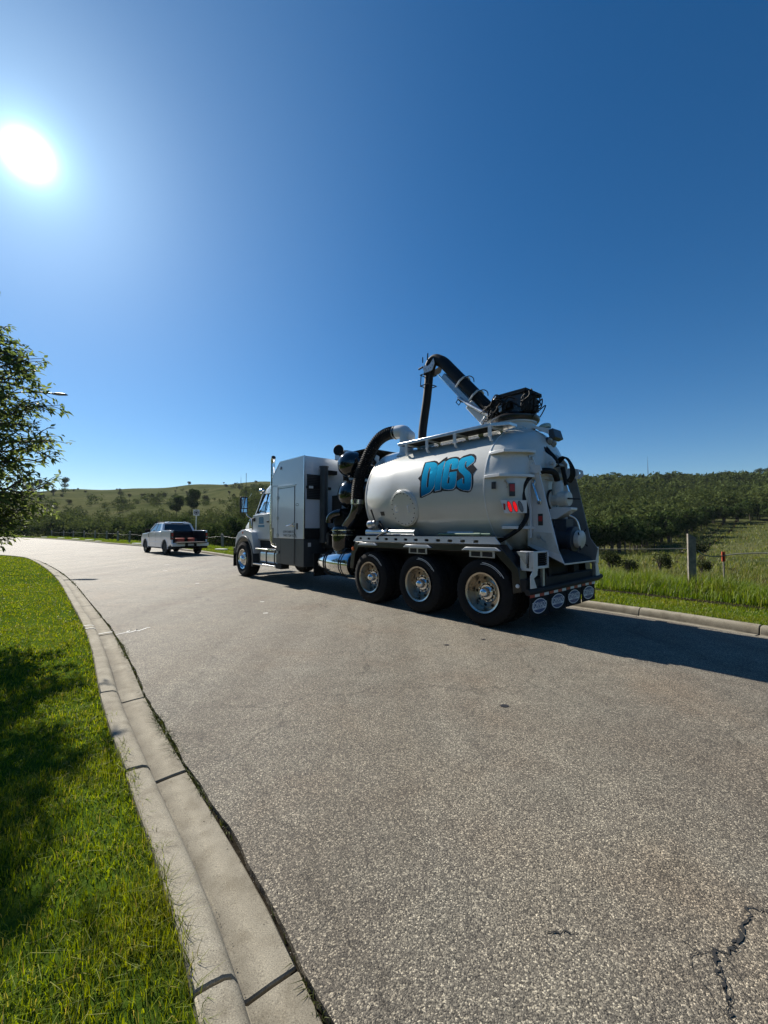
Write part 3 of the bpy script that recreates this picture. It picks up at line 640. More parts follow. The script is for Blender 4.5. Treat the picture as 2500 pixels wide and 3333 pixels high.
sp = scatter(8, 52, lambda a: EDGE(a)+5, 130, 2.2, q, (2.0, 5.2), (.34, .58), cut); woods('near_wood', sp, 190, .105, 1, 'dense leafy wood climbing the slope behind the timber post')
sp = scatter(8, 52, lambda a: 128, 345, 3.0, q, (2.0, 5.2), (.42, .72), cut); woods('hill_wood', sp, 60, .21, 2, 'leafy wood covering the upper hillside up to the skyline')
lf = lambda a: float(np.interp(a, [-50, -42, -36, -30, -22, -14, 8], [122, 120, 84, 60, 45, 36, 30]))
mead = lambda a, r: a < -19 and r > float(np.interp(a, [-50, -36, -30, -24, -19], [165, 138, 128, 122, 130]))
sp = scatter(-50, 8, lambda a: lf(a)+4, 150, 3.2, q, (3.8, 6.4), (.38, .55), mead); woods('valley_wood', sp, 260, .085, 4, 'deep green trees filling the valley behind the pickup')
sp = scatter(-19, 8, lambda a: 150, 345, 4.6, q, (2.6, 4.6), (.45, .65), lambda a, r: r > 240+(a+19)*8); woods('side_wood', sp, 60, .2, 5, 'leafy wood on the hillside behind the truck cab')
sp = scatter(-50, -12, lambda a: 168, 330, 6.0, q, (1.4, 3.6), (.7, 1.4), lambda a, r: q.random() < (.45 if r < 215 else .95)); woods('slope_scrub', sp, 90, .13, 6, 'belt of low scrub across the grassy hillside')
sp = scatter(-14, 52, lambda a: 330, 430, 20, q, (.8, 2.2), (.8, 1.5), lambda a, r: a > 0 and r > 352); woods('skyline_scrub', sp, 50, .17, 7, 'scattered scrub along the hill skyline')

# garden trees out of view behind the viewpoint, set near and tall to cut sky fill; the glossy drums and the box side mirror them
sp = []
for a in np.arange(-172, -55, 2.2):
    r = 22+4*math.sin(a*.11)+q.uniform(-2, 2); sp.append((*(r*math.sin(math.radians(a)), r*math.cos(math.radians(a))), q.uniform(8, 12), q.uniform(2.2, 3.2), q.uniform(.05, .4)))
for a in np.arange(95, 190, 2.4):
    r = 30+q.uniform(-3, 3); sp.append((*(r*math.sin(math.radians(a)), r*math.cos(math.radians(a))), q.uniform(6, 10), q.uniform(2.0, 3.0), q.uniform(.05, .4)))
woods('garden_trees', sp, 420, .085, 9, 'tall garden trees on the near side of the street')
# single trees and bushes: one mesh of each sort, copied with its parts
def proto(name, n, h, rad, size, mat, seed, cone=False, stems=1):
    q = np.random.default_rng(seed)
    if cone:
        t = q.uniform(0, 1, n)**.8; a = q.uniform(0, 2*np.pi, n); rr_ = rad*(1-t)**.85*q.uniform(.55, 1.05, n)
        c = np.stack([np.cos(a)*rr_, np.sin(a)*rr_, h*(.06+.94*t)-.15*rr_], 1); d = np.stack([np.cos(a), np.sin(a), np.full(n, .2)], 1)
        u = q.normal(0, 1, (n, 3))+d*.8; u /= np.linalg.norm(u, axis=1)[:, None]; v = np.cross(u, q.normal(0, 1, (n, 3))); v /= np.linalg.norm(v, axis=1)[:, None]
        s = (size*q.uniform(.6, 1.4, n))[:, None]; V = np.stack([c-u*s, c-v*s*.5, c+u*s, c+v*s*.5], 1).reshape(-1, 3); F = np.arange(len(V)).reshape(-1, 4)
    else:
        V, F, _ = crowns(np.zeros(1), np.zeros(1), np.zeros(1), np.array([h]), np.array([rad]), np.zeros(1), n, size, seed, .12)
    crown = npmesh(name+'_crown', V, F, M[mat])
    mb = MB(); qq = random.Random(seed)
    for s_ in range(stems):
        a = qq.uniform(0, 6.28); b = (.25*rad*math.cos(a), .25*rad*math.sin(a)) if stems > 1 else (0, 0)
        mb.tube([(b[0]*.3, b[1]*.3, -.3), (b[0]*.6, b[1]*.6, h*.3), (b[0]*1.4, b[1]*1.4, h*.62), (b[0]*2, b[1]*2, h*.85)], [.045*rad+.02, .035*rad+.015, .02*rad+.01, .008], 6)
        for _ in range(4):
            z0 = qq.uniform(.3, .6)*h; a = qq.uniform(0, 6.28)
            mb.tube([(b[0], b[1], z0), (b[0]+.45*rad*math.cos(a), b[1]+.45*rad*math.sin(a), z0+.18*h)], [.018*rad+.006, .005], 5)
    return crown, mb.mesh(name+'_trunk', M['bark'])
def tree(kind, pr, x, y, s, label, cat, group=None, rz=None, part='crown', dz=0.):
    t = tag(empty(kind, (x, y, float(H(x, y))+dz), q.uniform(0, 6.28) if rz is None else rz), label, cat, group); t.scale = (s*q.uniform(.9, 1.1), s*q.uniform(.9, 1.1), s)
    link('trunk', pr[1], t); link(part, pr[0], t); return t
def pol(a, r): return r*math.sin(math.radians(a)), r*math.cos(math.radians(a))
PR = [proto('edge_tree', 1150, 3.6, 1.5, .15, 'edge', 21+i, stems=1+i % 3) for i in range(4)]
PB = [proto('bush', 700, 1.0, .62, .06, 'shrub', 31+i, stems=3) for i in range(3)]
PS = proto('poplar', 2200, 8.0, 1.9, .22, 'edge', 41)
PV = [proto('valley_tree', 1500, 7.5, 2.6, .22, 'edge', 51+i) for i in range(3)]
k = 0
for a in np.arange(25.5, 50, .62):
    if abs(a-39.7) < .35: continue
    x, y = pol(a+q.uniform(-.3, .3), float(EDGE(a))+q.uniform(-1, 3.5)); tree('edge_tree', PR[k % 4], x, y, q.uniform(.72, 1.15), 'small leafy tree on the wood edge above the meadow', 'tree', 'trees along the wood edge'); k += 1
for a in np.arange(-43, -10, 1.05):
    r = lf(a)+q.uniform(3, 9); x, y = pol(a, r); tree('valley_tree', PV[k % 3], x, y, q.uniform(.48, .74), 'leafy tree rising behind the cable fence in the valley', 'tree', 'trees behind the far fence'); k += 1
for a, r, s, lab in ((-24.9, 128, 1.3, 'tall narrow tree standing above the valley trees behind the pickup'), (-26.6, 131, 1.05, 'shorter narrow tree beside the tallest one in the valley')):
    tree('tall_tree', PS, *pol(a, r), s, lab, 'tree')
for a, r, s, lab, g in ((33.6, 26, .95, 'dark twiggy bush in the meadow just beside the timber post', None), (37.4, 26, .72, 'small dark bush in the meadow on the survey-stake side of the post', None),
                     (36.9, 48, 1.5, 'pale green sapling bush in front of the wood edge', None), (30.2, 22, .8, 'low bush at the fence nearest the truck tail', None), (28.6, 26, 1.1, 'rounded bush low behind the truck hopper', None)):
    tree('bush', PB[k % 3], *pol(a, r), s, lab, 'bush', g, part='foliage'); k += 1
for i_ in range(50):
    a, r = q.uniform(-43, -13), q.uniform(215, 405); x, y = pol(a, r); tree('hillside_bush', PB[k % 3], x, y, q.uniform(1.5, 3.4), 'lone dark bush dotted on the grassy hillside', 'bush', 'bushes dotted over the hillside', part='foliage'); k += 1
for i_ in range(10):
    a, r = -39.5+q.uniform(-2.6, 2.2), 415+q.uniform(-8, 8); x, y = pol(a, r); tree('skyline_tree', PV[k % 3], x, y, q.uniform(.9, 1.5), 'dark tree in the clump on the far skyline', 'tree', 'clump of trees on the far skyline'); k += 1
for i_ in range(5):
    a, r = 42.2+q.uniform(0, 2.5), 345+q.uniform(-6, 4); x, y = pol(a, r); tree('crest_tree', PV[k % 3], x, y, q.uniform(.9, 1.3), 'rounded tree on the crest at the end of the ridge', 'tree', 'trees on the ridge crest'); k += 1
# vehicle track through the meadow: two worn ruts
def rut(off):
    c = [(40.1, 15.5), (40.6, 19), (40.2, 23), (38.4, 29), (36.9, 36), (36.2, 44), (36.6, 53), (37.9, 66), (39.2, 82), (39.9, 100), (40.2, 130)]
    P = spline([pol(a, r) for a, r in c], .5); t = np.gradient(P, axis=0); t /= np.linalg.norm(t, axis=1)[:, None]; P = P+np.stack([-t[:, 1], t[:, 0]], 1)*off
    nn = np.stack([-t[:, 1], t[:, 0]], 1); wd = .15+.05*np.sin(np.arange(len(P))*.7); V = []
    for s_ in (-1, 1):
        Q = P+nn*(wd*s_)[:, None]; V.append(np.stack([Q[:, 0], Q[:, 1], H(Q[:, 0], Q[:, 1])+.06], 1))
    V = np.stack(V, 1).reshape(-1, 3); F = np.array([(2*i, 2*i+1, 2*i+3, 2*i+2) for i in range(len(P)-1)])
    return link('wheel_rut', npmesh('wheel_rut', V, F, M['soil']), ground)
rut(-.85); rut(.85)

# ------------------------------------------------------------------ cable fence
FP = [(12.4, 1.2), (10.1, 5.3), (6.88, 9.32), (3.1, 13.4), (-.9, 17.4), (-4.6, 21.9), (-8.3, 26.4), (-12.0, 30.9), (-16.6, 35.2), (-21.6, 39.3), (-26.6, 43.4), (-31.0, 48.4), (-35.5, 53.2), (-40.2, 57.8), (-44.9, 62.2), (-49.8, 66.6), (-54.6, 70.8), (-60.0, 75.0)]
fence = tag(empty('cable_fence', (*FP[2], 0)), 'weathered timber posts strung with a slack cable along the verge', 'fence')
def post(x, y, rz, first):
    mb = MB(); b = .072; h = 1.40 if first else rnd.uniform(1.16, 1.3)
    mb.add([(-b, -b, -.3), (b, -b, -.3), (b, b, -.3), (-b, b, -.3), (-b, -b, h-.085), (b, -b, h-.085), (b, b, h), (-b, b, h)], [(0, 3, 2, 1), (4, 5, 6, 7), (0, 1, 5, 4), (1, 2, 6, 5), (2, 3, 7, 6), (3, 0, 4, 7)])
    o = obj('post', mb, 'post_wood', fence, smooth=0, bevel=.012)
    o.location = (x-FP[2][0], y-FP[2][1], 0); o.rotation_euler = (rnd.uniform(-.03, .03), rnd.uniform(-.03, .03), rz); return h
fh = []
for i_, (x, y) in enumerate(FP):
    zb = min(.05, float(H(x, y))); fh.append(post(x, y, R_(56)+rnd.uniform(-.15, .15), i_ == 2))
for i_ in range(len(FP)-1):
    if i_ == 1: continue
    (x0, y0), (x1, y1) = FP[i_], FP[i_+1]; z0, z1 = (1.06 if i_ == 2 else .98), (1.06 if i_ == 1 else .98)
    pts = [(x0+(x1-x0)*t-FP[2][0], y0+(y1-y0)*t-FP[2][1], z0+(z1-z0)*t-(.10+.05*math.sin(i_*2.1))*math.sin(math.pi*t)) for t in np.linspace(0, 1, 12)]
    obj('cable', MB().tube(pts, .008 if y0 < 16 else .009, 6), 'cable', fence)
# loose loop of cable end by the near post
lp = smoothpath([(6.93, 9.2, 1.03), (7.02, 9.12, .93), (7.18, 8.96, .91), (7.41, 8.7, .98), (7.76, 8.25, 1.02), (8.7, 7.1, 1.03), (10.1, 5.3, 1.0)], .05)
obj('cable_end', MB().tube([(a-FP[2][0], b-FP[2][1], c) for a, b, c in lp], .011, 6), 'cable', fence)
# orange survey stake
t = tag(empty('survey_stake', (*pol(39.2, 16.5), 0)), 'orange topped survey stake standing in the long grass', 'stake'); zb = float(H(t.location.x, t.location.y)); t.location.z = zb
obj('stake', MB().bx(-.02, .02, -.01, .01, -.2, 1.16), 'post_wood', t); obj('flag', MB().bx(-.05, .05, -.010, .010, .88, 1.18), 'orange', t, bevel=.004)
# pale pads on the far verge
for i_, (x, y, a, b) in enumerate(((-57.5, 70.3, 1.5, .8), (-49.5, 63.7, 1.5, .8), (-42.7, 57.6, 1.4, .8), (-36.5, 51.5, 1.5, .7), (-32.3, 47.0, .7, .5), (-23.0, 38.9, 1.7, .55), (-10.9, 27.9, 1.0, .45))):
    ang = R_(132+i_*3); m = Matrix.Rotation(ang, 3, 'Z')
    lab = ['farthest pale flat pad on the verge by the leafy tree', 'second farthest pale flat pad on the far verge', 'middle pale flat pad in the row on the far verge', 'long pale flat pad on the verge before the small one', 'smallest pale flat pad on the far verge', 'narrow pale flat pad on the verge just past the pickup nose', 'pale flat pad on the verge between pickup and truck'][i_]
    pl = [(a/2, b*.3), (a*.35, b/2), (-a*.42, b*.45), (-a/2, -b*.2), (-a*.3, -b/2), (a*.44, -b*.42)]
    o = obj('ground_pad', MB().prism(pl, 'z', 0, .07), 'pad', bevel=.015); o.location = (x, y, .105); o.rotation_euler = (0, 0, ang); tag(o, lab, 'pad', 'pale pads along the far verge')
# no-parking sign
t = tag(empty('parking_sign', (-12.75, 28.1, .05), R_(20)), 'small square regulatory sign on a thin pale post behind the pickup', 'sign')
obj('post', MB().tube([(0, 0, -.2), (.012, 0, 1.3), (.03, 0, 2.72)], .032, 10), 'sign_white', t)
obj('sign_plate', MB().bx(-.16, .22, -.052, -.036, 2.36, 2.76), 'sign_white', t, bevel=.01)
mb = MB(); v, tri = cdt([circ(0, 0, .15, 28), circ(0, 0, .108, 28)]); mb.add([(.03+a, -.056, 2.56+b) for a, b in v], tri); obj('sign_ring', mb, 'sign_red', t, smooth=0)
obj('sign_symbol', MB().add([(.03+a, -.056, 2.56+b) for a, b in circ(0, 0, .078, 20)], [tuple(range(20))]), 'sticker_dark', t, smooth=0)
# street lamp
t = tag(empty('street_lamp', (-21.1, 22.1, .1)), 'grey street lamp whose arm and flat head stick out of the leafy tree', 'street lamp')
obj('pole', MB().tube([(0, 0, -.2), (0, 0, 4), (0, 0, 8.0)], [.10, .085, .065], 14), 'lamp_grey', t)
obj('arm', MB().tube(smoothpath([(0, 0, 7.85), (.3, -.04, 8.35), (1.1, -.18, 8.66), (2.6, -.33, 8.66), (3.6, -.42, 8.56)], .1), .035, 10), 'lamp_grey', t)
h_ = obj('lamp_head', MB().loft([[(3.5+dx, -.40-.165*dx+y*wd, 8.56-.10*dx+z*hh) for y, z in circ(0, 0, 1, 14)] for dx, wd, hh in ((0, .05, .035), (.1, .10, .05), (.35, .17, .065), (.75, .17, .05), (.88, .13, .03))]), 'lamp_grey', t)
# masts on the ridge
for px, r, hgt, lab in ((32.6, 352, 16.5, 'tall thin mast on the wooded ridge crest'), (-19.1, 410, 6.0, 'short thin mast on the bare hill crest')):
    x, y = pol(px, r); t = tag(empty('mast', (x, y, float(H(x, y)))), lab, 'mast')
    obj('pole', MB().tube([(0, 0, -1), (0, 0, hgt*.6), (0, 0, hgt)], [.24, .17, .09], 8), 'lamp_grey', t); obj('whip', MB().tube([(0, 0, hgt), (0, 0, hgt+2.5)], .06, 6), 'lamp_grey', t)

# ------------------------------------------------------------------ leafy tree by the lawn
def ash_tree():
    q = random.Random(19); T = Vector((-6.1, 5.45, .08)); t = tag(empty('ash_tree', T), 'leafy young tree with pointed leaves standing on the lawn', 'tree')
    wood = MB(); twigs = []
    trunk = [Vector((0, 0, -.3)), Vector((.03, .0, .9)), Vector((-.02, .04, 2.0)), Vector((.05, .0, 3.2)), Vector((0, .03, 3.9)), Vector((.04, 0, 4.7))]
    obj('trunk', MB().tube(trunk, [.12, .10, .08, .055, .03, .01], 12), 'bark', t)
    prof = lambda z: float(np.interp(z, [.85, 1.18, 1.6, 2.2, 2.5, 2.8, 3.3, 3.8, 4.3, 4.6, 4.85], [.8, 1.05, 1.3, 1.35, 1.5, 1.5, 1.3, 1.12, .75, .38, .1]))
    for i in range(150):
        z0 = .85+(i/149)**1.05*3.5; a = i*2.399+q.uniform(-.3, .3); tgt = min(4.6, z0+q.uniform(-.05, .8)); L = prof(tgt)*q.uniform(.66, 1.04)
        b0 = Vector((0, 0, z0)); d = Vector((math.cos(a), math.sin(a), 0)); b2 = d*L+Vector((0, 0, tgt+0))
        b1 = (b0+b2)/2+Vector((q.uniform(-.15, .15)*L, q.uniform(-.15, .15)*L, q.uniform(-.1, .25)*L)); P = [b0, b1, b2]
        pts = [(1-u)**2*b0+2*u*(1-u)*b1+u*u*b2 for u in map(float, np.linspace(0, 1, 7))]; wood.tube(pts, [.028-.0035*k for k in range(7)], 6)
        for j in range(int(4+L*5)):
            u = q.uniform(.18, 1.0); p = (1-u)**2*b0+2*u*(1-u)*b1+u*u*b2; aa = a+q.uniform(-1.5, 1.5); l2 = q.uniform(.25, .6)*(1.15-.45*u)
            e = p+Vector((math.cos(aa)*l2, math.sin(aa)*l2, q.uniform(-.7, 1.0)*l2)); wood.tube([p, (p+e)/2+Vector((0, 0, .03)), e], [.008, .006, .003], 5, False); twigs.append((p, e))
        twigs.append((pts[-2], pts[-1]))
    obj('branches', wood, 'bark', t, fix=False)
    V = []; F = []; lq = np.random.default_rng(4)
    for p, e in twigs:
        d = (e-p); L = d.length
        for s in range(int(5+L*27)):
            u = q.uniform(.12, 1.06); c = p+d*u+Vector((q.gauss(0, .02), q.gauss(0, .02), q.gauss(0, .02)))
            a = math.atan2(d.y, d.x)+q.uniform(-1.9, 1.9); el = q.gauss(-.25, .45); ln = q.uniform(.065, .115); ax = Vector((math.cos(a)*math.cos(el), math.sin(a)*math.cos(el), math.sin(el)))
            sd = ax.cross(Vector((q.gauss(0, .35), q.gauss(0, .35), 1))).normalized(); up = sd.cross(ax).normalized(); wd = ln*q.uniform(.17, .23)
            c0 = c+ax*ln*.15; o = len(V)
            V += [c0, c0+ax*ln*.32+sd*wd+up*wd*.35, c0+ax*ln*.32-sd*wd+up*wd*.35, c0+ax*ln*.7+sd*wd*.62+up*wd*.1, c0+ax*ln*.7-sd*wd*.62+up*wd*.1, c0+ax*ln*1.08-up*ln*.08, c0+ax*ln*.36]
            F += [(o, o+1, o+6), (o, o+6, o+2), (o+1, o+3, o+6), (o+2, o+6, o+4), (o+3, o+5, o+6), (o+4, o+6, o+5)]
    link('crown', npmesh('crown', np.array([tuple(v) for v in V]), np.array(F), M['ash']), t)
ash_tree()
# ------------------------------------------------------------------ the vacuum truck (x forward, y to its driver side, z up; origin under the rearmost axle)
TA = R_(41.4); TO = (1.51+1.22*math.cos(TA), 6.43+1.22*math.sin(TA), 0.)
truck = tag(empty('vacuum_truck', TO, R_(90)+TA), 'white hydro excavation truck with round tank, black hoses and raised boom', 'truck')
T_ = truck
def P(name, mb, mat, parent=None, **kw): return obj(name, mb, mat, parent or T_, **kw)
# ---- wheels
def tyre_mesh(rad, wid, rim_r, name):
    w2 = wid/2; pr = [(rim_r, -w2*.80), (rim_r+.02, -w2*.90), (rim_r+.09, -w2*1.0), (rad-.10, -w2*.99), (rad-.035, -w2*.93), (rad-.008, -w2*.80), (rad, -w2*.5), (rad-.014, -w2*.46), (rad-.014, -w2*.40), (rad, -w2*.36), (rad, -w2*.05), (rad-.014, -w2*.03), (rad-.014, w2*.03), (rad, w2*.05), (rad, w2*.36), (rad-.014, w2*.40), (rad-.014, w2*.46), (rad, w2*.5), (rad-.008, w2*.80), (rad-.035, w2*.93), (rad-.10, w2*.99), (rad-.115, w2*1.015), (rad-.125, w2*1.0), (rim_r+.09, w2*1.0), (rim_r+.02, w2*.90), (rim_r, w2*.80)]
    fn = lambda k, j, r: r-.013 if (k % 3 == 0 and (4 <= j <= 6 or 17 <= j <= 19)) else r
    return MB().lathe(pr, (0, 0, 0), (0, 1, 0), 108, fn, False).mesh(name, M['rubber'], 30)
TY = tyre_mesh(.52, .275, .30, 'tyre'); TYF = tyre_mesh(.555, .41, .30, 'front_tyre')
RIM = MB().lathe([(.285, .105), (.312, .118), (.312, .108), (.298, .100), (.290, .06), (.282, .0), (.270, -.05), (.262, -.075), (.235, -.078), (.165, -.055), (.15, -.03), (.135, -.03), (.135, -.10), (.0, -.10)], (0, 0, 0), (0, 1, 0), 56, None, False).mesh('rim', M['rim'], 40)
HOLE = MB().lathe([(.0, 0), (.027, 0), (.027, .004), (.022, .006), (0, .006)], (0, 0, 0), (0, 1, 0), 14).mesh('hand_hole', M['chassis'], 30)
HUB = MB().lathe([(.118, -.06), (.118, -.02), (.112, .0), (.085, .0), (.078, .05), (.070, .085), (.052, .112), (.028, .126), (0, .13)], (0, 0, 0), (0, 1, 0), 28).mesh('hub_cap', M['chrome'], 40)
_n = MB()
for k in range(10):
    a = 2*math.pi*(k+.5)/10; _n.lathe([(.017, -.035), (.017, .012), (.012, .02), (0, .022)], (.142*math.cos(a), 0, .142*math.sin(a)), (0, 1, 0), 6)
NUTS = _n.mesh('lug_nuts', M['chrome'], 30)
RIMF = MB().lathe([(.285, .10), (.312, .112), (.312, .10), (.298, .09), (.29, .04), (.26, .02), (.235, .035), (.19, .07), (.155, .085), (.12, .085), (.105, .12), (.09, .16), (.055, .175), (0, .178)], (0, 0, 0), (0, 1, 0), 56, None, False).mesh('front_rim', M['chrome'], 40)
def wheel(x, y, rad, front=False, side=1, plain=False):
    o = link('tyre', TYF if front else TY, T_); o.location = (x, y, rad); o.rotation_euler = (0, rnd.uniform(0, 6), 0 if side > 0 else math.pi)
    if plain: return o
    off = (.09 if front else .03)
    r = link('rim', RIMF if front else RIM, o); r.location = (0, off, 0)
    n = link('lug_nuts', NUTS, o); n['kind'] = 'stuff'; n.location = (0, off+(.10 if front else -.025), 0)
    for k in range(10):
        a = 2*math.pi*k/10; h = link('hand_hole', HOLE, o); h.location = ((.215 if not front else .212)*math.cos(a), off+(-.072 if not front else .052), (.215 if not front else .212)*math.sin(a))
        if front: h.rotation_euler = (0, 0, 0)
    if not front:
        h = link('hub_cap', HUB, o); h.location = (0, off-.005, 0)
    return o
for ax in (0., 1.37, 2.745):
    wheel(ax, 1.08, .52); wheel(ax, .76, .52, plain=True); wheel(ax, -1.08, .52, side=-1, plain=True); wheel(ax, -.76, .52, side=-1, plain=True)
    P('axle', MB().tube([(ax, -1.0, .52), (ax, 1.0, .52)], .07, 12).lathe([(.02, -.22), (.16, -.14), (.2, 0), (.16, .14), (.02, .22)], (ax, 0, .54), (0, 1, 0), 16), 'chassis')
    # white arc lettering band on the sidewall
    for r1, r2, a0, a1 in ((.455, .466, 62, 118), (.436, .442, 58, 112)):
        mb = MB(); aa = [R_(a0+(a1-a0)*k/14) for k in range(15)]
        mb.add([(ax+r_*math.cos(a+.5), 1.222, .52+r_*math.sin(a+.5)) for a in aa for r_ in (r1, r2)], [(2*k, 2*k+1, 2*k+3, 2*k+2) for k in range(14)])
        P('sidewall_mark', mb, 'white_print', smooth=0, fix=False)
wheel(9.08, 1.03, .555, front=True); wheel(9.08, -1.03, .555, front=True, side=-1, plain=True)
P('front_axle', MB().tube([(9.08, -1, .5), (9.08, -.5, .42), (9.08, .5, .42), (9.08, 1, .5)], .06, 10), 'chassis')
# ---- chassis
for s in (-1, 1): P('frame_rail', MB().bx(-.7, 10.0, s*.43-.045, s*.43+.045, .72, 1.02), 'chassis', bevel=.01)
mb = MB()
for x in (-.4, .7, 2.05, 3.4, 4.6, 5.8, 7.2): mb.bx(x-.05, x+.05, -.385, .385, .78, .96)
P('crossmembers', mb, 'chassis')
P('driveshaft', MB().tube([(3, 0, .6), (8, 0, .75)], .07, 10), 'chassis')
P('gearbox', MB().loft([[(x, y*wd, .82+z*hh) for y, z in circ(0, 0, 1, 12)] for x, wd, hh in ((6.6, .12, .12), (7.0, .28, .25), (8.2, .34, .34), (9.4, .32, .32))]), 'chassis')
P('subframe', MB().bx(-.55, 3.4, -.55, .55, 1.0, 1.16), 'chassis', bevel=.01)
for s in (-1, 1):
    P('spring', MB().tube(smoothpath([(8.35, s*.43, .70), (8.7, s*.43, .58), (9.08, s*.43, .55), (9.5, s*.43, .58), (9.9, s*.43, .7)], .1), .05, 8), 'chassis')
    for ax in (0, 1.37, 2.745): P('air_bag', MB().lathe([(.10, 0), (.14, .05), (.12, .1), (.14, .15), (.10, .2)], (ax-.3, s*.43, .55), (0, 0, 1), 14), 'chassis')
# ---- fender deck over the rear wheels
def deck(s):
    y0, y1 = (1.0, 1.205) if s > 0 else (-1.0, -1.205)
    fend = [(3.42, .66), (3.36, 1.02), (3.22, 1.235), (-.30, 1.265), (-.62, .92), (-.66, .60), (-.52, .56), (-.50, .88), (-.22, 1.145), (3.12, 1.125), (3.24, .98), (3.30, .66)]
    P('fender', MB().prism(fend, 'y', y0, y1), 'black', bevel=.008)
    # slotted white rail
    sl = []
    for k in range(12):
        x = 3.02-k*.265-(.012*k*(k-11)*-.05); sl.append(rrect(x-.052, x+.052, 1.282, 1.327, .02, 3))
    outer = [(3.265, 1.242), (3.145, 1.352), (-.235, 1.382), (-.335, 1.272)]
    P('deck_rail', plate([outer]+sl, lambda a, b, t: (a, (1.207 if s > 0 else -1.207)+t*s, b), .022), 'white', smooth=20)
    P('deck_plate', MB().add([(3.14, y1, 1.352), (-.23, y1, 1.38), (-.23, s*.62, 1.38), (3.14, s*.62, 1.352), (3.14, y1, 1.34), (-.23, y1, 1.368), (-.23, s*.62, 1.368), (3.14, s*.62, 1.34)], [(0, 1, 2, 3), (7, 6, 5, 4), (0, 4, 5, 1), (1, 5, 6, 2), (2, 6, 7, 3), (3, 7, 4, 0)]), 'checker', smooth=0)
    P('deck_liner', MB().bx(.95, 3.12, s*1.19, s*1.18, 1.27, 1.345), 'chassis', smooth=0)
deck(1); deck(-1)
P('mudguard', MB().bx(-.5, 3.2, .62, 1.0, 1.10, 1.115).bx(-.5, 3.2, -1.0, -.62, 1.10, 1.115), 'chassis', smooth=0)
for x0, x1 in ((3.02, 2.55), (1.66, 1.10), (.30, -.28)):            # hooded recesses under the rail
    P('step_hood', MB().prism([(x0+.06, 1.165), (x0-.02, 1.215), (x1+.02, 1.222), (x1-.06, 1.172)], 'y', 1.206, 1.262), 'white', bevel=.004)
    if x0 < 3: P('step_pocket', MB().bx(x1+.05, x0-.06, 1.208, 1.218, 1.06, 1.165), 'steel', bevel=.003); P('step_slot', MB().bx(x1+.09, (x0+x1)/2-.02, 1.219, 1.2215, 1.075, 1.15).bx((x0+x1)/2+.02, x0-.1, 1.219, 1.2215, 1.075, 1.15), 'chassis', smooth=0)
P('side_marker', MB().lathe([(0, 0), (.04, 0), (.036, .018), (0, .024)], (3.30, 1.206, 1.08), (0, 1, 0), 16), 'amber', label='orange side marker lamp at the fender front')
P('side_marker', MB().lathe([(0, 0), (.022, 0), (.02, .012), (0, .016)], (3.17, 1.206, 1.2), (0, 1, 0), 14), 'clear_lens')
P('side_marker', MB().lathe([(0, 0), (.030, 0), (.026, .015), (0, .02)], (-.6, 1.206, .68), (0, 1, 0), 16), 'white_print', label='round white reflector low on the rear fender')
# ---- tank
RT, ZT = 1.10, 2.15
cyl = lambda x, v, r=0.: (x, (RT+r)*math.cos(v/RT), ZT+(RT+r)*math.sin(v/RT))
prof = [(0, 3.30), (.35, 3.285), (.7, 3.235), (.95, 3.15), (1.06, 3.08), (1.10, 3.02), (1.10, 2.2), (1.10, 1.2), (1.10, .06), (1.095, .0), (1.085, -.12), (1.05, -.24), (.985, -.34), (.88, -.425), (.74, -.48), (.5, -.50), (0, -.50)]
tank = P('tank', MB().lathe([(r, x) for r, x in prof], (0, 0, ZT), (1, 0, 0), 96), 'white_tank', smooth=50)
def ringx(x, r, t=.012, n=64): return MB().lathe([(r-.01, x-t), (r+.006, x-t*.6), (r+.006, x+t*.6), (r-.01, x+t)], (0, 0, ZT), (1, 0, 0), n)
P('weld_seam', ringx(.03, RT, .010), 'white', tank); P('weld_seam', ringx(3.0, RT, .012), 'white', tank)
for s in (-1, 1): P('tank_saddle', MB().prism([(-.1, 1.12), (3.1, 1.12), (3.1, 1.42), (-.1, 1.42)], 'y', s*.50, s*.72), 'white', bevel=.01)
P('ledge', MB().add([cyl(x, v, r) for x in (.98, .42) for v, r in ((-.80, .0), (-.80, .03), (-.76, .03), (-.75, 0))], [(0, 4, 5, 1), (1, 5, 6, 2), (2, 6, 7, 3)]), 'white', tank, smooth=20)
# round access hatch with its bolt circle
HX, HA = 1.86, -.235; ca, sa = math.cos(HA), math.sin(HA); hc = Vector((HX, RT*ca, ZT+RT*sa)); hax = Vector((0, ca, sa)); hu = Vector((1, 0, 0)); hv = hax.cross(hu)
hatch = P('hatch', MB().lathe([(.36, -.14), (.36, .012), (.352, .022), (.335, .022), (.332, .034), (.325, .04), (.0, .044)], hc, hax, 48), 'white_tank', label='round bolted access hatch on the tank side')
mb = MB()
for k in range(20):
    a = 2*math.pi*k/20; c = hc+(hu*math.cos(a)+hv*math.sin(a))*.30; mb.lathe([(.0105, .03), (.0105, .05), (0, .052)], c, hax, 6)
o = P('bolts', mb, 'charcoal', hatch); o['kind'] = 'stuff'
for a in (.17, -.17): P('hatch_handle', MB().tube(smoothpath([hc+hu*a+hv*(-.06)+hax*.03, hc+hu*a+hv*(-.06)+hax*.085, hc+hu*a*1.1+hv*.0+hax*.10, hc+hu*a+hv*.06+hax*.085, hc+hu*a+hv*.06+hax*.03], .02), .008, 6), 'white', hatch)
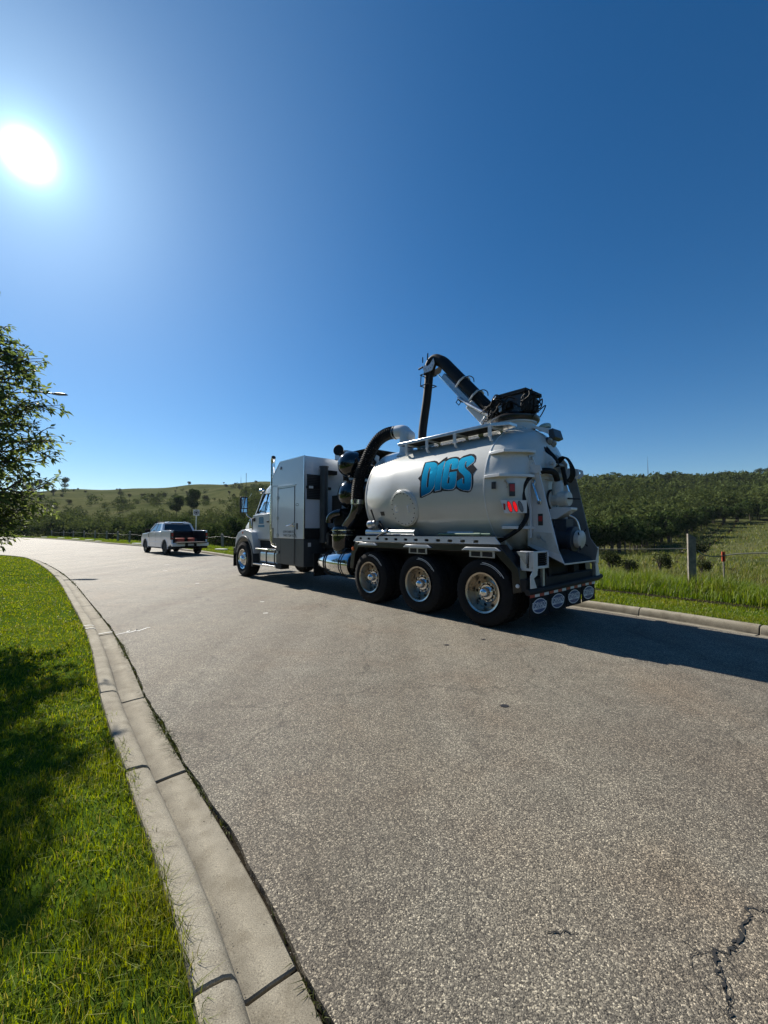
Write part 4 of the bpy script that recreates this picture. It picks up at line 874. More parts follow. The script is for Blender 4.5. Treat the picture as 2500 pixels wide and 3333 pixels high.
# lettering on the tank
DIGS = dict(
D=[(1.415,0.611),(1.292,0.602),(1.202,0.590),(1.131,0.552),(1.096,0.509),(1.071,0.424),(1.066,0.344),(1.065,0.268),(1.066,0.194),(1.073,0.122),(1.099,0.070),(1.174,0.004),(1.272,-0.028),(1.384,-0.056),(1.389,0.018),(1.390,0.110),(1.397,0.204),(1.408,0.351),(1.409,0.465),(1.418,0.577)],
Dh=[(1.246,0.476),(1.233,0.423),(1.223,0.341),(1.220,0.264),(1.215,0.188),(1.215,0.115),(1.238,0.094),(1.263,0.105),(1.265,0.165),(1.268,0.231),(1.270,0.298),(1.276,0.367),(1.276,0.459),(1.266,0.481)],
I=[(0.946,0.585),(0.941,0.530),(0.933,0.437),(0.927,0.348),(0.927,0.273),(0.926,0.199),(0.927,0.119),(0.929,0.035),(1.062,0.018),(1.063,0.139),(1.061,0.249),(1.065,0.383),(1.085,0.497),(1.034,0.533),(0.981,0.574)],
G=[(0.698,0.596),(0.643,0.566),(0.615,0.505),(0.599,0.381),(0.734,0.378),(0.754,0.473),(0.772,0.501),(0.790,0.488),(0.787,0.428),(0.778,0.285),(0.780,0.204),(0.784,0.142),(0.766,0.128),(0.739,0.134),(0.736,0.200),(0.743,0.245),(0.765,0.247),(0.760,0.329),(0.608,0.331),(0.593,0.222),(0.596,0.109),(0.610,0.059),(0.652,0.028),(0.761,0.023),(0.861,0.044),(0.908,0.082),(0.912,0.180),(0.906,0.308),(0.917,0.465),(0.918,0.559),(0.864,0.595),(0.781,0.609)],
S=[(0.474,0.597),(0.384,0.604),(0.318,0.561),(0.288,0.517),(0.288,0.468),(0.411,0.381),(0.432,0.440),(0.443,0.495),(0.461,0.503),(0.470,0.465),(0.461,0.397),(0.420,0.355),(0.335,0.292),(0.292,0.244),(0.275,0.141),(0.280,0.042),(0.295,-0.006),(0.330,-0.024),(0.441,-0.008),(0.535,0.037),(0.573,0.073),(0.578,0.142),(0.558,0.157),(0.459,0.204),(0.451,0.122),(0.438,0.096),(0.413,0.098),(0.414,0.170),(0.424,0.214),(0.461,0.252),(0.546,0.315),(0.584,0.365),(0.601,0.443),(0.610,0.534),(0.574,0.581)],
B=[(1.456,0.629),(1.344,0.633),(1.222,0.634),(1.151,0.611),(1.088,0.562),(1.018,0.631),(0.944,0.683),(0.917,0.626),(0.842,0.648),(0.730,0.646),(0.666,0.624),(0.619,0.589),(0.563,0.634),(0.436,0.656),(0.345,0.635),(0.287,0.587),(0.263,0.533),(0.260,0.474),(0.295,0.422),(0.193,0.324),(0.253,0.248),(0.234,0.120),(0.245,0.023),(0.280,-0.035),(0.341,-0.056),(0.432,-0.037),(0.504,-0.020),(0.588,0.032),(0.641,0.002),(0.750,-0.003),(0.895,0.011),(0.895,-0.002),(1.103,-0.017),(1.091,0.011),(1.163,-0.024),(1.374,-0.084),(1.430,-0.076),(1.434,0.058),(1.435,0.227),(1.507,0.292),(1.446,0.350),(1.445,0.427),(1.455,0.548)]
)
def wrap(loops, r, name, mat, parent=tank, dx=0., dv=0.):
    us = [p[0] for L in loops for p in L]; vs = [p[1] for L in loops for p in L]
    grid = [(u, v) for u in np.arange(min(us)+.02, max(us), .07) for v in np.arange(min(vs)+.017, max(vs), .05)]
    v, tri = cdt(loops, grid); mb = MB(); mb.add([cyl(a+dx, b+dv, r) for a, b in v], tri)
    return P(name, mb, mat, parent, smooth=60)
def gradmat():
    m = bpy.data.materials.new('letter_blue'); m.use_nodes = True; t = m.node_tree; b = t.nodes['Principled BSDF']
    tc = N(t, 'ShaderNodeTexCoord'); sx = N(t, 'ShaderNodeSeparateXYZ'); t.links.new(tc.outputs['Object'], sx.inputs[0])
    mr = N(t, 'ShaderNodeMapRange'); mr.inputs[1].default_value = 2.10; mr.inputs[2].default_value = 2.72; t.links.new(sx.outputs['Z'], mr.inputs[0])
    r = N(t, 'ShaderNodeValToRGB'); r.color_ramp.elements[0].color = (.006, .15, .33, 1); r.color_ramp.elements[1].color = (.03, .40, .66, 1)
    e = r.color_ramp.elements.new(.45); e.color = (.012, .26, .50, 1)
    t.links.new(mr.outputs[0], r.inputs[0]); t.links.new(r.outputs[0], b.inputs['Base Color']); b.inputs['Roughness'].default_value = .6; b.inputs['Specular IOR Level'].default_value = 0.
    return m
M['letter'] = gradmat(); M['letter_grey'] = pm('letter_grey', (.045, .046, .05), .6, spec=0.)
wrap([DIGS['B']], .0025, 'logo_backing', 'letter_grey')
for L in ('D', 'I', 'G', 'S'):
    lp = [DIGS[L]]+([DIGS['Dh']] if L == 'D' else [])
    wrap(lp, .005, 'logo_outline', 'white_print', dx=-.011, dv=-.008); wrap(lp, .0075, 'logo_letter', 'letter')
# valve with lever and stickers low at the tank front
P('drain_valve', MB().tube([(2.68, .92, 1.60), (2.72, 1.08, 1.60)], .075, 16).tube([(2.74, 1.05, 1.62), (2.84, 1.10, 1.58)], .07, 14), 'steel')
P('valve_cap', MB().lathe([(.085, 0), (.085, .08), (.06, .11), (0, .115)], (2.80, 1.08, 1.60), (.9, .4, -.1), 18), 'alu')
P('valve_lever', MB().tube([(2.70, 1.10, 1.66), (2.78, 1.14, 1.90)], [.014, .018], 8), 'chassis'); P('valve_pipe', MB().tube([(2.66, 1.03, 1.58), (2.52, 1.06, 1.42), (2.46, 1.06, 1.36)], .035, 10), 'chassis'); P('valve_pipe', MB().tube([(2.62, 1.05, 1.66), (2.46, 1.08, 1.52), (2.42, 1.08, 1.38)], .022, 8), 'chassis')
def patch(x0, x1, v0, v1, r, name, mat): return P(name, MB().add([cyl(x, v, r) for v in np.linspace(v0, v1, 5) for x in (x0, x1)], [(2*k, 2*k+1, 2*k+3, 2*k+2) for k in range(4)]), mat, tank, smooth=60, fix=False)
patch(2.46, 2.58, -.385, -.30, .003, 'valve_sign', 'sticker_dark')
P('work_lamp', MB().lathe([(0, -.06), (.05, -.06), (.065, 0), (.06, .01), (0, .012)], (3.12, .80, 2.95), (.4, .8, -.45), 16), 'chassis')
P('lamp_bracket', MB().prism([(3.02, 2.80), (3.10, 2.86), (3.12, 3.05), (3.06, 3.12), (2.98, 3.08)], 'y', .74, .76), 'white')
# ---- catwalk along the tank top
walk = P('catwalk', MB().bx(.08, 2.30, .79, .83, 3.19, 3.245).bx(.08, 2.30, .43, .47, 3.19, 3.245), 'alu', bevel=.006)
P('catwalk_grating', MB().bx(.09, 2.28, .47, .79, 3.195, 3.208), 'chassis', walk)
P('catwalk_nose', MB().add([(.08, .83, 3.19), (-.17, .66, 3.19), (-.17, .43, 3.19), (.08, .43, 3.19), (.08, .83, 3.245), (-.17, .66, 3.245), (-.17, .43, 3.245), (.08, .43, 3.245)], [(0, 3, 2, 1), (4, 5, 6, 7), (0, 1, 5, 4), (1, 2, 6, 5), (2, 3, 7, 6), (3, 0, 4, 7)]), 'alu', walk, bevel=.005)
for x in (2.06, 1.5, .83, .10):
    P('catwalk_bracket', MB().bx(x-.03, x+.03, .815, .837, 3.02, 3.19).tube([(x, .825, 3.03), (x, .80, 2.97), (x, .72, 2.95)], .022, 8), 'white', walk); P('catwalk_strut', MB().bx(x-.02, x+.02, .45, .48, 3.12, 3.19).bx(x-.025, x+.025, .47, .80, 3.165, 3.19), 'white', walk)
P('top_pipe', MB().tube([(2.2, .36, 3.21), (.1, .36, 3.21)], .02, 8), 'white')
# ---- inlet elbow on the tank top and the ribbed vacuum hose down to the blower
P('inlet_neck', MB().lathe([(.24, -.02), (.22, .02), (.165, .06), (.15, .12), (.148, .40)], (2.44, .44, 3.05), (0, 0, 1), 28), 'white')
el = [(2.44+.02+.26*math.sin(R_(a))*1.0, .44+.03*math.sin(R_(a)), 3.40+.0+.22*(1-math.cos(R_(a)))*1.0) for a in (0, 20, 40, 60, 80, 90)]
P('inlet_elbow', MB().tube(smoothpath([(2.44, .44, 3.40), (2.45, .44, 3.50), (2.52, .45, 3.58), (2.64, .47, 3.60), (2.72, .48, 3.60)], .03), .146, 22), 'white')
P('inlet_knuckle', MB().lathe([(0, -.13), (.12, -.10), (.15, 0), (.12, .10), (0, .13)], (2.40, .44, 3.47), (0, 1, 0), 22), 'white')
def ribbed(path, r, amp, pitch, n=18):
    pts = smoothpath(path, pitch/2); return MB().tube(pts, [r+(amp if k % 2 else -amp) for k in range(len(pts))], n)
P('vacuum_hose', ribbed([(2.68, .48, 3.60), (2.92, .54, 3.60), (3.14, .60, 3.51), (3.31, .68, 3.295), (3.44, .75, 3.01), (3.51, .85, 2.72), (3.52, .92, 2.37), (3.5, .95, 2.10)], .132, .011, .044), 'hose', smooth=20)
for z, pt in ((0, (3.5, .95, 2.10)),): P('hose_clamp', MB().lathe([(.14, -.055), (.147, -.05), (.147, .05), (.14, .055)], pt, (0, .02, 1), 24), 'chrome')
P('clamp_bolt', MB().bx(3.36, 3.42, 1.07, 1.10, 2.06, 2.14), 'chassis'); P('hose_clamp', MB().lathe([(.14, -.02), (.148, -.018), (.148, .018), (.14, .02)], (2.74, .48, 3.60), (1, .02, 0), 24), 'steel')
P('suction_pipe', MB().tube(smoothpath([(3.5, .95, 2.06), (3.52, .95, 1.92), (3.66, .92, 1.78), (3.85, .89, 1.66), (4.05, .86, 1.5), (4.15, .8, 1.32)], .05), .128, 20), 'gloss_black')
# ---- black cyclones, filter pot and blower parts between box and tank
def cyclone(x, z, r, y1): return MB().lathe([(0, y1+.30), (r*.45, y1+.272), (r*.78, y1+.19), (r*.95, y1+.09), (r, y1), (r, y1-.05), (r*1.02, y1-.05), (r*1.02, y1-.09), (r, y1-.09), (r, -1.0), (r*.8, -1.15), (0, -1.2)], (x, 0, z), (0, 1, 0), 40)
P('cyclone', cyclone(4.06, 3.03, .315, .72), 'gloss_black', label='upper glossy black silencer drum'); P('cyclone', cyclone(4.04, 2.32, .345, .72), 'gloss_black', label='lower glossy black silencer drum')
P('exhaust_cap', MB().lathe([(.02, -.05), (.13, -.03), (.135, .0), (.12, .02), (0, .03)], (4.42, .82, 3.42), (-.45, .88, .10), 24), 'hose'); P('exhaust_pipe', MB().tube([(4.42, .74, 3.38), (4.46, .6, 3.2), (4.46, .55, 2.7)], .075, 14), 'chassis')
P('cyclone_bracket', MB().prism([(4.46, 3.46), (4.62, 3.38), (4.62, 2.7), (4.46, 2.3)], 'y', .50, .53), 'white'); P('roof_vent', MB().bx(4.72, 5.15, -.2, .42, 3.30, 3.52), 'white', bevel=.01)
for y in (.35, .15, -.05): P('vent_slot', MB().bx(4.708, 4.715, y-.07, y+.07, 3.36, 3.48), 'chassis')
P('roof_plate', MB().bx(3.6, 4.5, -.6, .55, 3.36, 3.385), 'chassis')
P('drum_lug', MB().bx(3.7, 3.78, .2, .26, 3.33, 3.43), 'chassis'); P('drum_label', MB().bx(3.762, 3.764, .20, .42, 2.98, 3.10), 'sticker_dark')
P('blower', MB().lathe([(0, -.5), (.24, -.5), (.26, -.3), (.26, .3), (.24, .48), (0, .5)], (4.2, .45, 1.74), (.1, 1, 0), 24), 'hose')
P('blower_pipe', MB().tube(smoothpath([(4.1, .95, 1.88), (4.25, 1.02, 1.86), (4.4, 1.05, 1.78), (4.45, 1.05, 1.62)], .04), .09, 16), 'gloss_black')
pot = P('filter_pot', MB().lathe([(0, 0.02), (.12, .0), (.22, .06), (.27, .16), (.27, .42), (.288, .43), (.288, .455), (.27, .465), (.27, .56), (.24, .62), (.16, .66), (0, .68)], (4.14, .86, .93), (0, 0, 1), 36), 'gloss_black')
for z in (1.36, 1.47): P('pot_band', MB().lathe([(.272, -.012), (.292, -.01), (.292, .01), (.272, .012)], (4.14, .86, z), (0, 0, 1), 36), 'chrome', pot)
P('pot_bracket', MB().bx(4.40, 4.50, .6, 1.1, 1.12, 1.40), 'chassis', bevel=.01)
P('pipe_rack', MB().bx(3.4, 5.3, -.9, .7, 1.02, 1.14), 'chassis', bevel=.01)
P('guard_plate', MB().prism([(4.6, 1.9), (5.0, 1.9), (5.0, 2.35), (4.6, 2.35)], 'y', .58, .6), 'chassis')
P('hydraulic_tank', MB().bx(3.35, 5.2, -1.1, -.2, 1.15, 2.0), 'black', bevel=.03)
for k in range(6):
    y = .1+.1*k; P('hydraulic_line', MB().tube(smoothpath([(5.2, y, 1.3+.05*k), (4.7, y+.05, 1.18+.04*k), (4.0, y-.02, 1.2+.03*k), (3.4, y, 1.22)], .1), .016, 6), 'hose')
# ---- cylindrical fuel tank under the deck
ft = P('fuel_tank', MB().lathe([(0, -.05), (.20, -.04), (.285, -.01), (.31, .03), (.31, 1.12), (.285, 1.16), (.2, 1.19), (0, 1.2)], (3.62, .86, .70), (1, 0, 0), 48), 'chrome')
for x in (3.82, 3.90, 4.44, 4.52): P('tank_strap', MB().lathe([(.308, -.016), (.318, -.014), (.318, .014), (.308, .016)], (x, .86, .70), (1, 0, 0), 48), 'chassis', ft)
P('filler_cap', MB().lathe([(.05, 0), (.05, .04), (0, .045)], (4.3, .92, 1.0), (0, .2, 1), 18), 'alu', ft)
# ---- equipment box behind the cab
bxp = [(5.37, 1.245), (5.37, 3.37), (6.67, 3.37), (7.12, 2.98), (7.12, 1.53), (7.02, 1.53), (7.02, 1.245)]
box = P('equipment_box', MB().prism(bxp, 'y', -1.2, 1.2), 'white_box', bevel=.012)
P('box_trim', MB().bx(5.355, 5.40, 1.17, 1.208, 1.25, 3.372), 'alu', box, bevel=.005); P('box_trim', MB().prism([(5.36, 3.372), (6.672, 3.372), (7.13, 2.985), (7.12, 2.965), (6.66, 3.345), (5.36, 3.345)], 'y', 1.195, 1.208), 'alu', box)
P('skirt', MB().prism([(5.37, .54), (5.37, 1.24), (7.015, 1.24), (7.015, 1.525), (7.12, 1.525), (7.12, 1.1), (6.86, 1.08), (6.86, .555)], 'y', .55, 1.195), 'charcoal', bevel=.008)
P('skirt', MB().prism([(5.37, .54), (5.37, 1.24), (7.0, 1.24), (6.86, .555)], 'y', -1.195, -.55), 'charcoal', bevel=.008)
fr = [(6.76, 1.27), (6.76, 2.665), (5.78, 2.65), (5.78, 1.27)]
def frame_strip(pts, wdt, y0, y1, name, mat, par):
    mb = MB()
    for (a, b), (c, d) in zip(pts[:-1], pts[1:]):
        L = math.hypot(c-a, d-b); u = ((c-a)/L, (d-b)/L); nn = (-u[1]*wdt/2, u[0]*wdt/2)
        mb.prism([(a+nn[0], b+nn[1]), (c+nn[0], d+nn[1]), (c-nn[0], d-nn[1]), (a-nn[0], b-nn[1])], 'y', y0, y1)
    return P(name, mb, mat, par, smooth=0)
door = P('box_door', MB().bx(5.84, 6.70, 1.201, 1.212, 1.28, 2.60), 'white_box', box, bevel=.004)
frame_strip([(6.78, 1.26), (6.78, 2.67), (5.775, 2.655)], .035, 1.2, 1.216, 'door_frame', 'white', box); frame_strip([(5.83, .6), (5.83, 2.62)], .010, 1.2, 1.2135, 'door_gap', 'sticker_dark', box); frame_strip([(6.72, 2.61), (5.83, 2.61)], .008, 1.2, 1.2135, 'door_gap', 'sticker_dark', box); frame_strip([(6.62, .6), (6.62, 1.22)], .008, 1.19, 1.1975, 'door_gap', 'sticker_dark', box)
for z in (2.36, 1.80, 1.33, .86): P('door_hinge', MB().bx(6.68, 6.80, 1.205, 1.226, z-.035, z+.035).tube([(6.75, 1.226, z-.05), (6.75, 1.226, z+.05)], .012, 8), 'steel', box)
P('door_handle', MB().bx(5.82, 5.90, 1.208, 1.235, 1.56, 1.66).tube(smoothpath([(5.86, 1.24, 1.62), (5.98, 1.275, 1.60), (6.16, 1.27, 1.58)], .03), [.022, .02, .018, .016, .014, .012, .011, .010, .010, .010, .010][:len(smoothpath([(5.86, 1.24, 1.62), (5.98, 1.275, 1.60), (6.16, 1.27, 1.58)], .03))], 8), 'chrome', box)
P('switch', MB().bx(5.66, 5.74, 1.2, 1.21, 1.49, 1.65), 'sticker_dark', box, bevel=.003); P('side_lamp', MB().lathe([(.045, 0), (.045, .02), (.03, .028), (0, .03)], (6.6, 1.2, 3.18), (0, 1, 0), 16), 'clear_lens', box)
P('drain_tube', MB().tube(smoothpath([(5.8, 1.212, 1.5), (5.79, 1.22, 1.4), (5.74, 1.216, 1.32), (5.73, 1.214, 1.26)], .03), .008, 6), 'charcoal', box)
def sign_text(lines, x, z, size, y, name, mat, par, bold=0.):
    mb = MB()
    for i, s in enumerate(lines):
        v, f = text2d(s, size, bold); mb.add([(x-a, y, z-i*size*1.15+b) for a, b in v], f)
    return P(name, mb, mat, par, smooth=0, fix=False)
sign_text(['GVW 34,800 KG', 'TARE 17,260 KG'], 6.12, 1.425, .085, 1.2155, 'weight_lettering', 'lettering', box, .002); sign_text(['UNIT NO. 02'], 6.93, 2.70, .06, 1.2035, 'unit_lettering', 'lettering', box)
mb = MB(); v, tri = cdt([circ(5.70, 2.13, .085, 24, .034), circ(5.70, 2.13, .07, 24, .022)]); mb.add([(a, 1.2035, b) for a, b in v], tri); P('maker_badge', mb, 'lettering', box, smooth=0)
# rear face of the box
P('radiator_grille', MB().bx(5.352, 5.366, .62, 1.125, 2.26, 2.90), 'charcoal', box); mb = MB()
for k in range(15): mb.bx(5.344, 5.352, .62, 1.125, 2.275+k*.043, 2.29+k*.043)
P('grille_slats', mb, 'chassis', box)
P('grille_bar', MB().bx(5.30, 5.35, .42, 1.15, 2.53, 2.60), 'chassis', box, bevel=.005); P('bar_lamp', MB().bx(5.285, 5.30, .98, 1.10, 2.535, 2.595), 'white_print', box)
P('stand_pipe', MB().lathe([(.125, .0), (.125, .02), (.105, .02), (.105, -1.95)], (5.22, .70, 3.10), (0, 0, 1), 22), 'charcoal'); P('rear_panel', MB().bx(5.353, 5.367, .1, .5, 1.55, 2.75), 'white_box', box, bevel=.004); P('panel_gap', MB().bx(5.35, 5.3665, .50, .53, 1.6, 2.9), 'chassis', box)
P('pipe_holder', MB().bx(5.2, 5.36, .3, .62, 2.93, 3.03), 'chassis', box)
P('rear_skirt', MB().bx(5.36, 5.39, -1.19, 1.19, 1.245, 1.52), 'chassis', box); P('skirt_lamp', MB().bx(5.345, 5.36, 1.0, 1.08, 1.05, 1.15), 'white_print')
P('mud_flap', MB().bx(4.95, 4.98, .6, 1.15, .35, .9), 'rubber')
# ---- exhaust stack
P('exhaust_stack', MB().tube([(7.24, 1.13, 1.16), (7.24, 1.13, 3.3)], .062, 22), 'chrome'); P('stack_tip', MB().tube(smoothpath([(7.24, 1.13, 3.28), (7.24, 1.13, 3.42), (7.22, 1.14, 3.50), (7.16, 1.15, 3.56)], .03), .064, 20), 'chrome'); P('stack_mouth', MB().lathe([(0, 0), (.058, 0), (.058, .004), (0, .004)], (7.155, 1.151, 3.564), (-.75, .15, .6), 18), 'chassis')
mb = MB()
for k in range(34): mb.lathe([(.06, -.008), (.079, -.006), (.079, .006), (.06, .008)], (7.24, 1.13, 1.55+k*.033), (0, 0, 1), 18)
o = P('heat_shield', mb, 'chrome'); P('stack_elbow', MB().tube(smoothpath([(7.24, 1.13, 1.2), (7.22, 1.10, 1.08), (7.12, 1.02, 1.03), (6.9, .95, 1.03)], .03), .06, 16), 'chrome'); P('shield_plate', MB().bx(7.17, 7.19, 1.06, 1.19, 1.5, 2.75), 'alu')
# ---- cab
def sec(x, hw, zb, zt, rt=.12, n=4, tw=None):
    tw = tw if tw is not None else hw; o = [(x, -hw, zb), (x, hw, zb)]
    for k in range(n+1):
        a = R_(90*k/n); o.append((x, tw-rt+rt*math.cos(a), zt-rt+rt*math.sin(a)))
    for k in range(n+1):
        a = R_(90+90*k/n); o.append((x, -tw+rt+rt*math.cos(a), zt-rt+rt*math.sin(a)))
    return o
cab = P('cab', MB().loft([sec(7.30, 1.0, 1.16, 2.02, .05), sec(8.55, 1.0, 1.16, 2.0, .05), sec(8.86, .96, 1.2, 1.97, .08)]), 'white', bevel=.01)
P('cab_roof', MB().loft([sec(7.30, .92, 2.55, 2.80, .12), sec(7.5, .93, 2.57, 2.88, .14), sec(7.9, .92, 2.58, 2.88, .16), sec(8.22, .88, 2.58, 2.78, .14), sec(8.36, .84, 2.58, 2.68, .08)]), 'white', cab, smooth=50)
P('cab_back', MB().prism([(-1.0, 2.0), (1.0, 2.0), (.92, 2.6), (-.92, 2.6)], 'x', 7.30, 7.36), 'white', cab)
for s in (-1, 1):
    P('window_pillar', MB().add([(7.30, s*1.0, 2.0), (7.62, s*1.0, 2.0), (7.58, s*.92, 2.6), (7.30, s*.92, 2.6), (7.30, s*.95, 2.0), (7.62, s*.95, 2.0), (7.58, s*.87, 2.6), (7.30, s*.87, 2.6)], [(0, 1, 2, 3), (7, 6, 5, 4), (0, 4, 5, 1), (1, 5, 6, 2), (2, 6, 7, 3), (3, 7, 4, 0)]), 'white', cab)
    P('windscreen_pillar', MB().tube([(8.70, s*.94, 1.95), (8.58, s*.93, 2.10), (8.38, s*.88, 2.50), (8.30, s*.86, 2.62)], .05, 8), 'white', cab)
    P('door_window', MB().add([(8.55, s*.985, 1.99), (7.62, s*.985, 2.01), (7.58, s*.905, 2.58), (8.28, s*.875, 2.58)], [(0, 1, 2, 3)]), 'cabglass', cab, smooth=0)
    P('window_seal', MB().tube([(8.56, s*.99, 1.99), (8.30, s*.885, 2.58)], .022, 6).tube([(8.30, s*.885, 2.58), (7.58, s*.91, 2.585)], .016, 6).tube([(8.04, s*.985, 2.0), (7.99, s*.905, 2.58)], .014, 6), 'chassis', cab)
P('windscreen', MB().add([(8.74, -.90, 1.97), (8.74, .90, 1.97), (8.32, .83, 2.62), (8.32, -.83, 2.62)], [(0, 1, 2, 3)]), 'cabglass', cab, smooth=0)
P('seat', MB().bx(7.5, 7.62, .25, .75, 1.9, 2.42).bx(7.5, 7.62, -.75, -.25, 1.9, 2.42), 'chassis', cab, bevel=.03); P('steering_wheel', MB().lathe([(.2, -.012), (.215, 0), (.2, .012), (.19, 0), (.2, -.012)], (8.3, .5, 2.05), (-.6, 0, .8), 24), 'chassis', cab); P('dashboard', MB().bx(8.3, 8.7, -.9, .9, 1.85, 2.03), 'chassis', cab)
dr = P('cab_door', MB().prism([(7.62, 1.20), (8.70, 1.19), (8.80, 1.55), (8.80, 1.93), (7.62, 1.965)], 'y', 1.0, 1.018), 'white', cab, bevel=.008)
frame_strip([(7.61, 1.19), (7.61, 1.97)], .012, 1.0, 1.014, 'door_gap', 'sticker_dark', cab); frame_strip([(7.61, 1.195), (8.70, 1.185)], .012, 1.0, 1.014, 'door_gap', 'sticker_dark', cab); frame_strip([(8.70, 1.185), (8.81, 1.56), (8.81, 1.9)], .012, 1.0, 1.014, 'door_gap', 'sticker_dark', cab)
P('cab_handle', MB().bx(7.68, 7.80, 1.018, 1.045, 1.70, 1.745), 'chassis', cab, bevel=.008); P('grab_rail', MB().tube(smoothpath([(7.50, 1.0, 2.5), (7.50, 1.06, 2.46), (7.50, 1.07, 1.9), (7.50, 1.06, 1.34), (7.50, 1.0, 1.30)], .05), .016, 8), 'chrome', cab); P('wide_jamb', MB().bx(7.30, 7.5, .99, 1.012, 1.2, 2.0), 'white', cab)
# door emblem: blue letters over a blue banner
_dx = lambda u, v: (8.22-(1.415-u)*-.0, 0, 0)
for L in ('D', 'I', 'G', 'S'):
    v, tri = cdt([DIGS[L]]+([DIGS['Dh']] if L == 'D' else [])); P('door_logo', MB().add([(8.02+(a-.26)*.34/1.16, 1.0215, 1.655+(b+.05)*.20/.66) for a, b in v], tri), 'letter_door' if 'letter_door' in M else M.setdefault('letter_door', pm('door_blue', (.02, .20, .38), .35)), cab, smooth=0)
P('door_logo_back', MB().add([(a, 1.0195, b) for a, b in ((8.37, 1.66), (8.37, 1.84), (8.32, 1.87), (8.1, 1.87), (8.04, 1.84), (8.03, 1.66))], [tuple(range(6))]), M.setdefault('door_navy', pm('door_navy', (.012, .10, .20), .35)), cab, smooth=0); P('door_banner', MB().bx(7.98, 8.42, 1.018, 1.020, 1.555, 1.625), 'letter_door', cab)
# hood, fenders, lamps
P('hood', MB().loft([sec(8.86, .93, 1.2, 2.0, .16), sec(9.2, .88, 1.2, 1.96, .22), sec(9.6, .84, 1.15, 1.88, .26), sec(9.9, .80, 1.1, 1.76, .28), sec(10.08, .74, 1.05, 1.58, .28), sec(10.16, .66, 1.0, 1.40, .24)]), 'white', cab, smooth=50)
P('hood_vent', MB().prism([(8.86, 1.48), (8.98, 1.46), (9.03, 1.82), (8.90, 1.84)], 'y', .86, .965), 'chassis', cab, bevel=.01); P('air_intake', MB().prism([(9.08, 1.50), (9.28, 1.50), (9.30, 1.80), (9.14, 1.82)], 'y', .85, .945), 'chrome', cab, bevel=.02)
for s in (-1, 1):
    arch = [(9.08+.665*math.cos(R_(a)), .555+.665*math.sin(R_(a))) for a in range(15, 196, 9)]
    outer = [(8.40, .40), (8.36, .9), (8.42, 1.18), (8.52, 1.40), (8.75, 1.46), (9.0, 1.485), (9.3, 1.46), (9.55, 1.38), (9.72, 1.24), (9.78, 1.0), (9.76, .74)]
    P('front_fender', MB().prism(outer+arch, 'y', s*.80, s*1.19), 'white', cab, bevel=.03, seg=3)
    tr_ = [(9.08+r_*math.cos(R_(a)), .555+r_*math.sin(R_(a))) for r_, rng_ in ((.668, range(12, 200, 8)), (.735, range(196, 10, -8))) for a in rng_]
    P('arch_trim', MB().prism(tr_, 'y', s*1.0, s*1.215), 'charcoal', cab, bevel=.008)
P('fender_lamp', MB().lathe([(.03, 0), (.026, .02), (0, .025)], (9.16, 1.19, 1.38), (0, 1, .2), 14), 'amber', cab); P('front_flap', MB().bx(9.82, 9.84, .85, 1.22, .28, .86), 'rubber', cab); P('flap_bar', MB().bx(9.78, 9.86, .85, 1.24, .86, .90), 'chrome', cab)
P('bumper', MB().bx(10.2, 10.4, -.8, .8, .45, .85), 'chrome', cab, bevel=.04); P('grille', MB().bx(10.15, 10.22, -.5, .5, .9, 1.5), 'chrome', cab, bevel=.02)
for s in (-1, 1): P('headlamp', MB().bx(9.98, 10.12, s*.72, s*1.05, .98, 1.22), 'clear_lens', cab, bevel=.03)
P('visor', MB().loft([sec(8.36, .86, 2.56, 2.63, .02), sec(8.52, .88, 2.50, 2.56, .02)]), 'chassis', cab)
for y in (-.6, -.3, 0, .3, .6): P('roof_lamp', MB().lathe([(.04, 0), (.035, .03), (0, .04)], (8.16, y, 2.80), (.1, 0, 1), 12), 'amber', cab)
P('spot_lamp', MB().lathe([(.02, -.08), (.075, -.04), (.085, .03), (0, .04)], (8.52, .86, 2.70), (1, 0, 0), 18), 'chrome', cab); P('spot_bracket', MB().tube([(8.35, .84, 2.62), (8.5, .86, 2.68)], .014, 6), 'chassis', cab)
mr = P('side_mirror', MB().bx(8.86, 8.96, 1.16, 1.40, 2.00, 2.52), 'chassis', cab, bevel=.03, seg=3); P('mirror_glass', MB().bx(8.853, 8.861, 1.20, 1.37, 2.16, 2.48).bx(8.853, 8.861, 1.20, 1.37, 2.03, 2.13), 'mirror', mr)
P('mirror_arm', MB().tube(smoothpath([(8.90, 1.22, 2.02), (8.86, 1.16, 1.90), (8.76, 1.03, 1.80)], .04), .014, 8), 'chrome', cab); P('mirror_base', MB().bx(8.62, 8.80, 1.018, 1.06, 1.74, 1.85), 'chassis', cab, bevel=.012)
P('antenna', MB().tube([(9.05, 1.15, 2.5), (9.06, 1.15, 3.3)], .007, 6), 'chassis', cab); P('aerial', MB().tube([(8.9, 1.1, 2.52), (8.78, 1.08, 2.62)], .006, 6), 'chrome', cab)
P('second_mirror', MB().bx(8.86, 8.96, -1.40, -1.16, 2.0, 2.52), 'chassis', cab, bevel=.03)
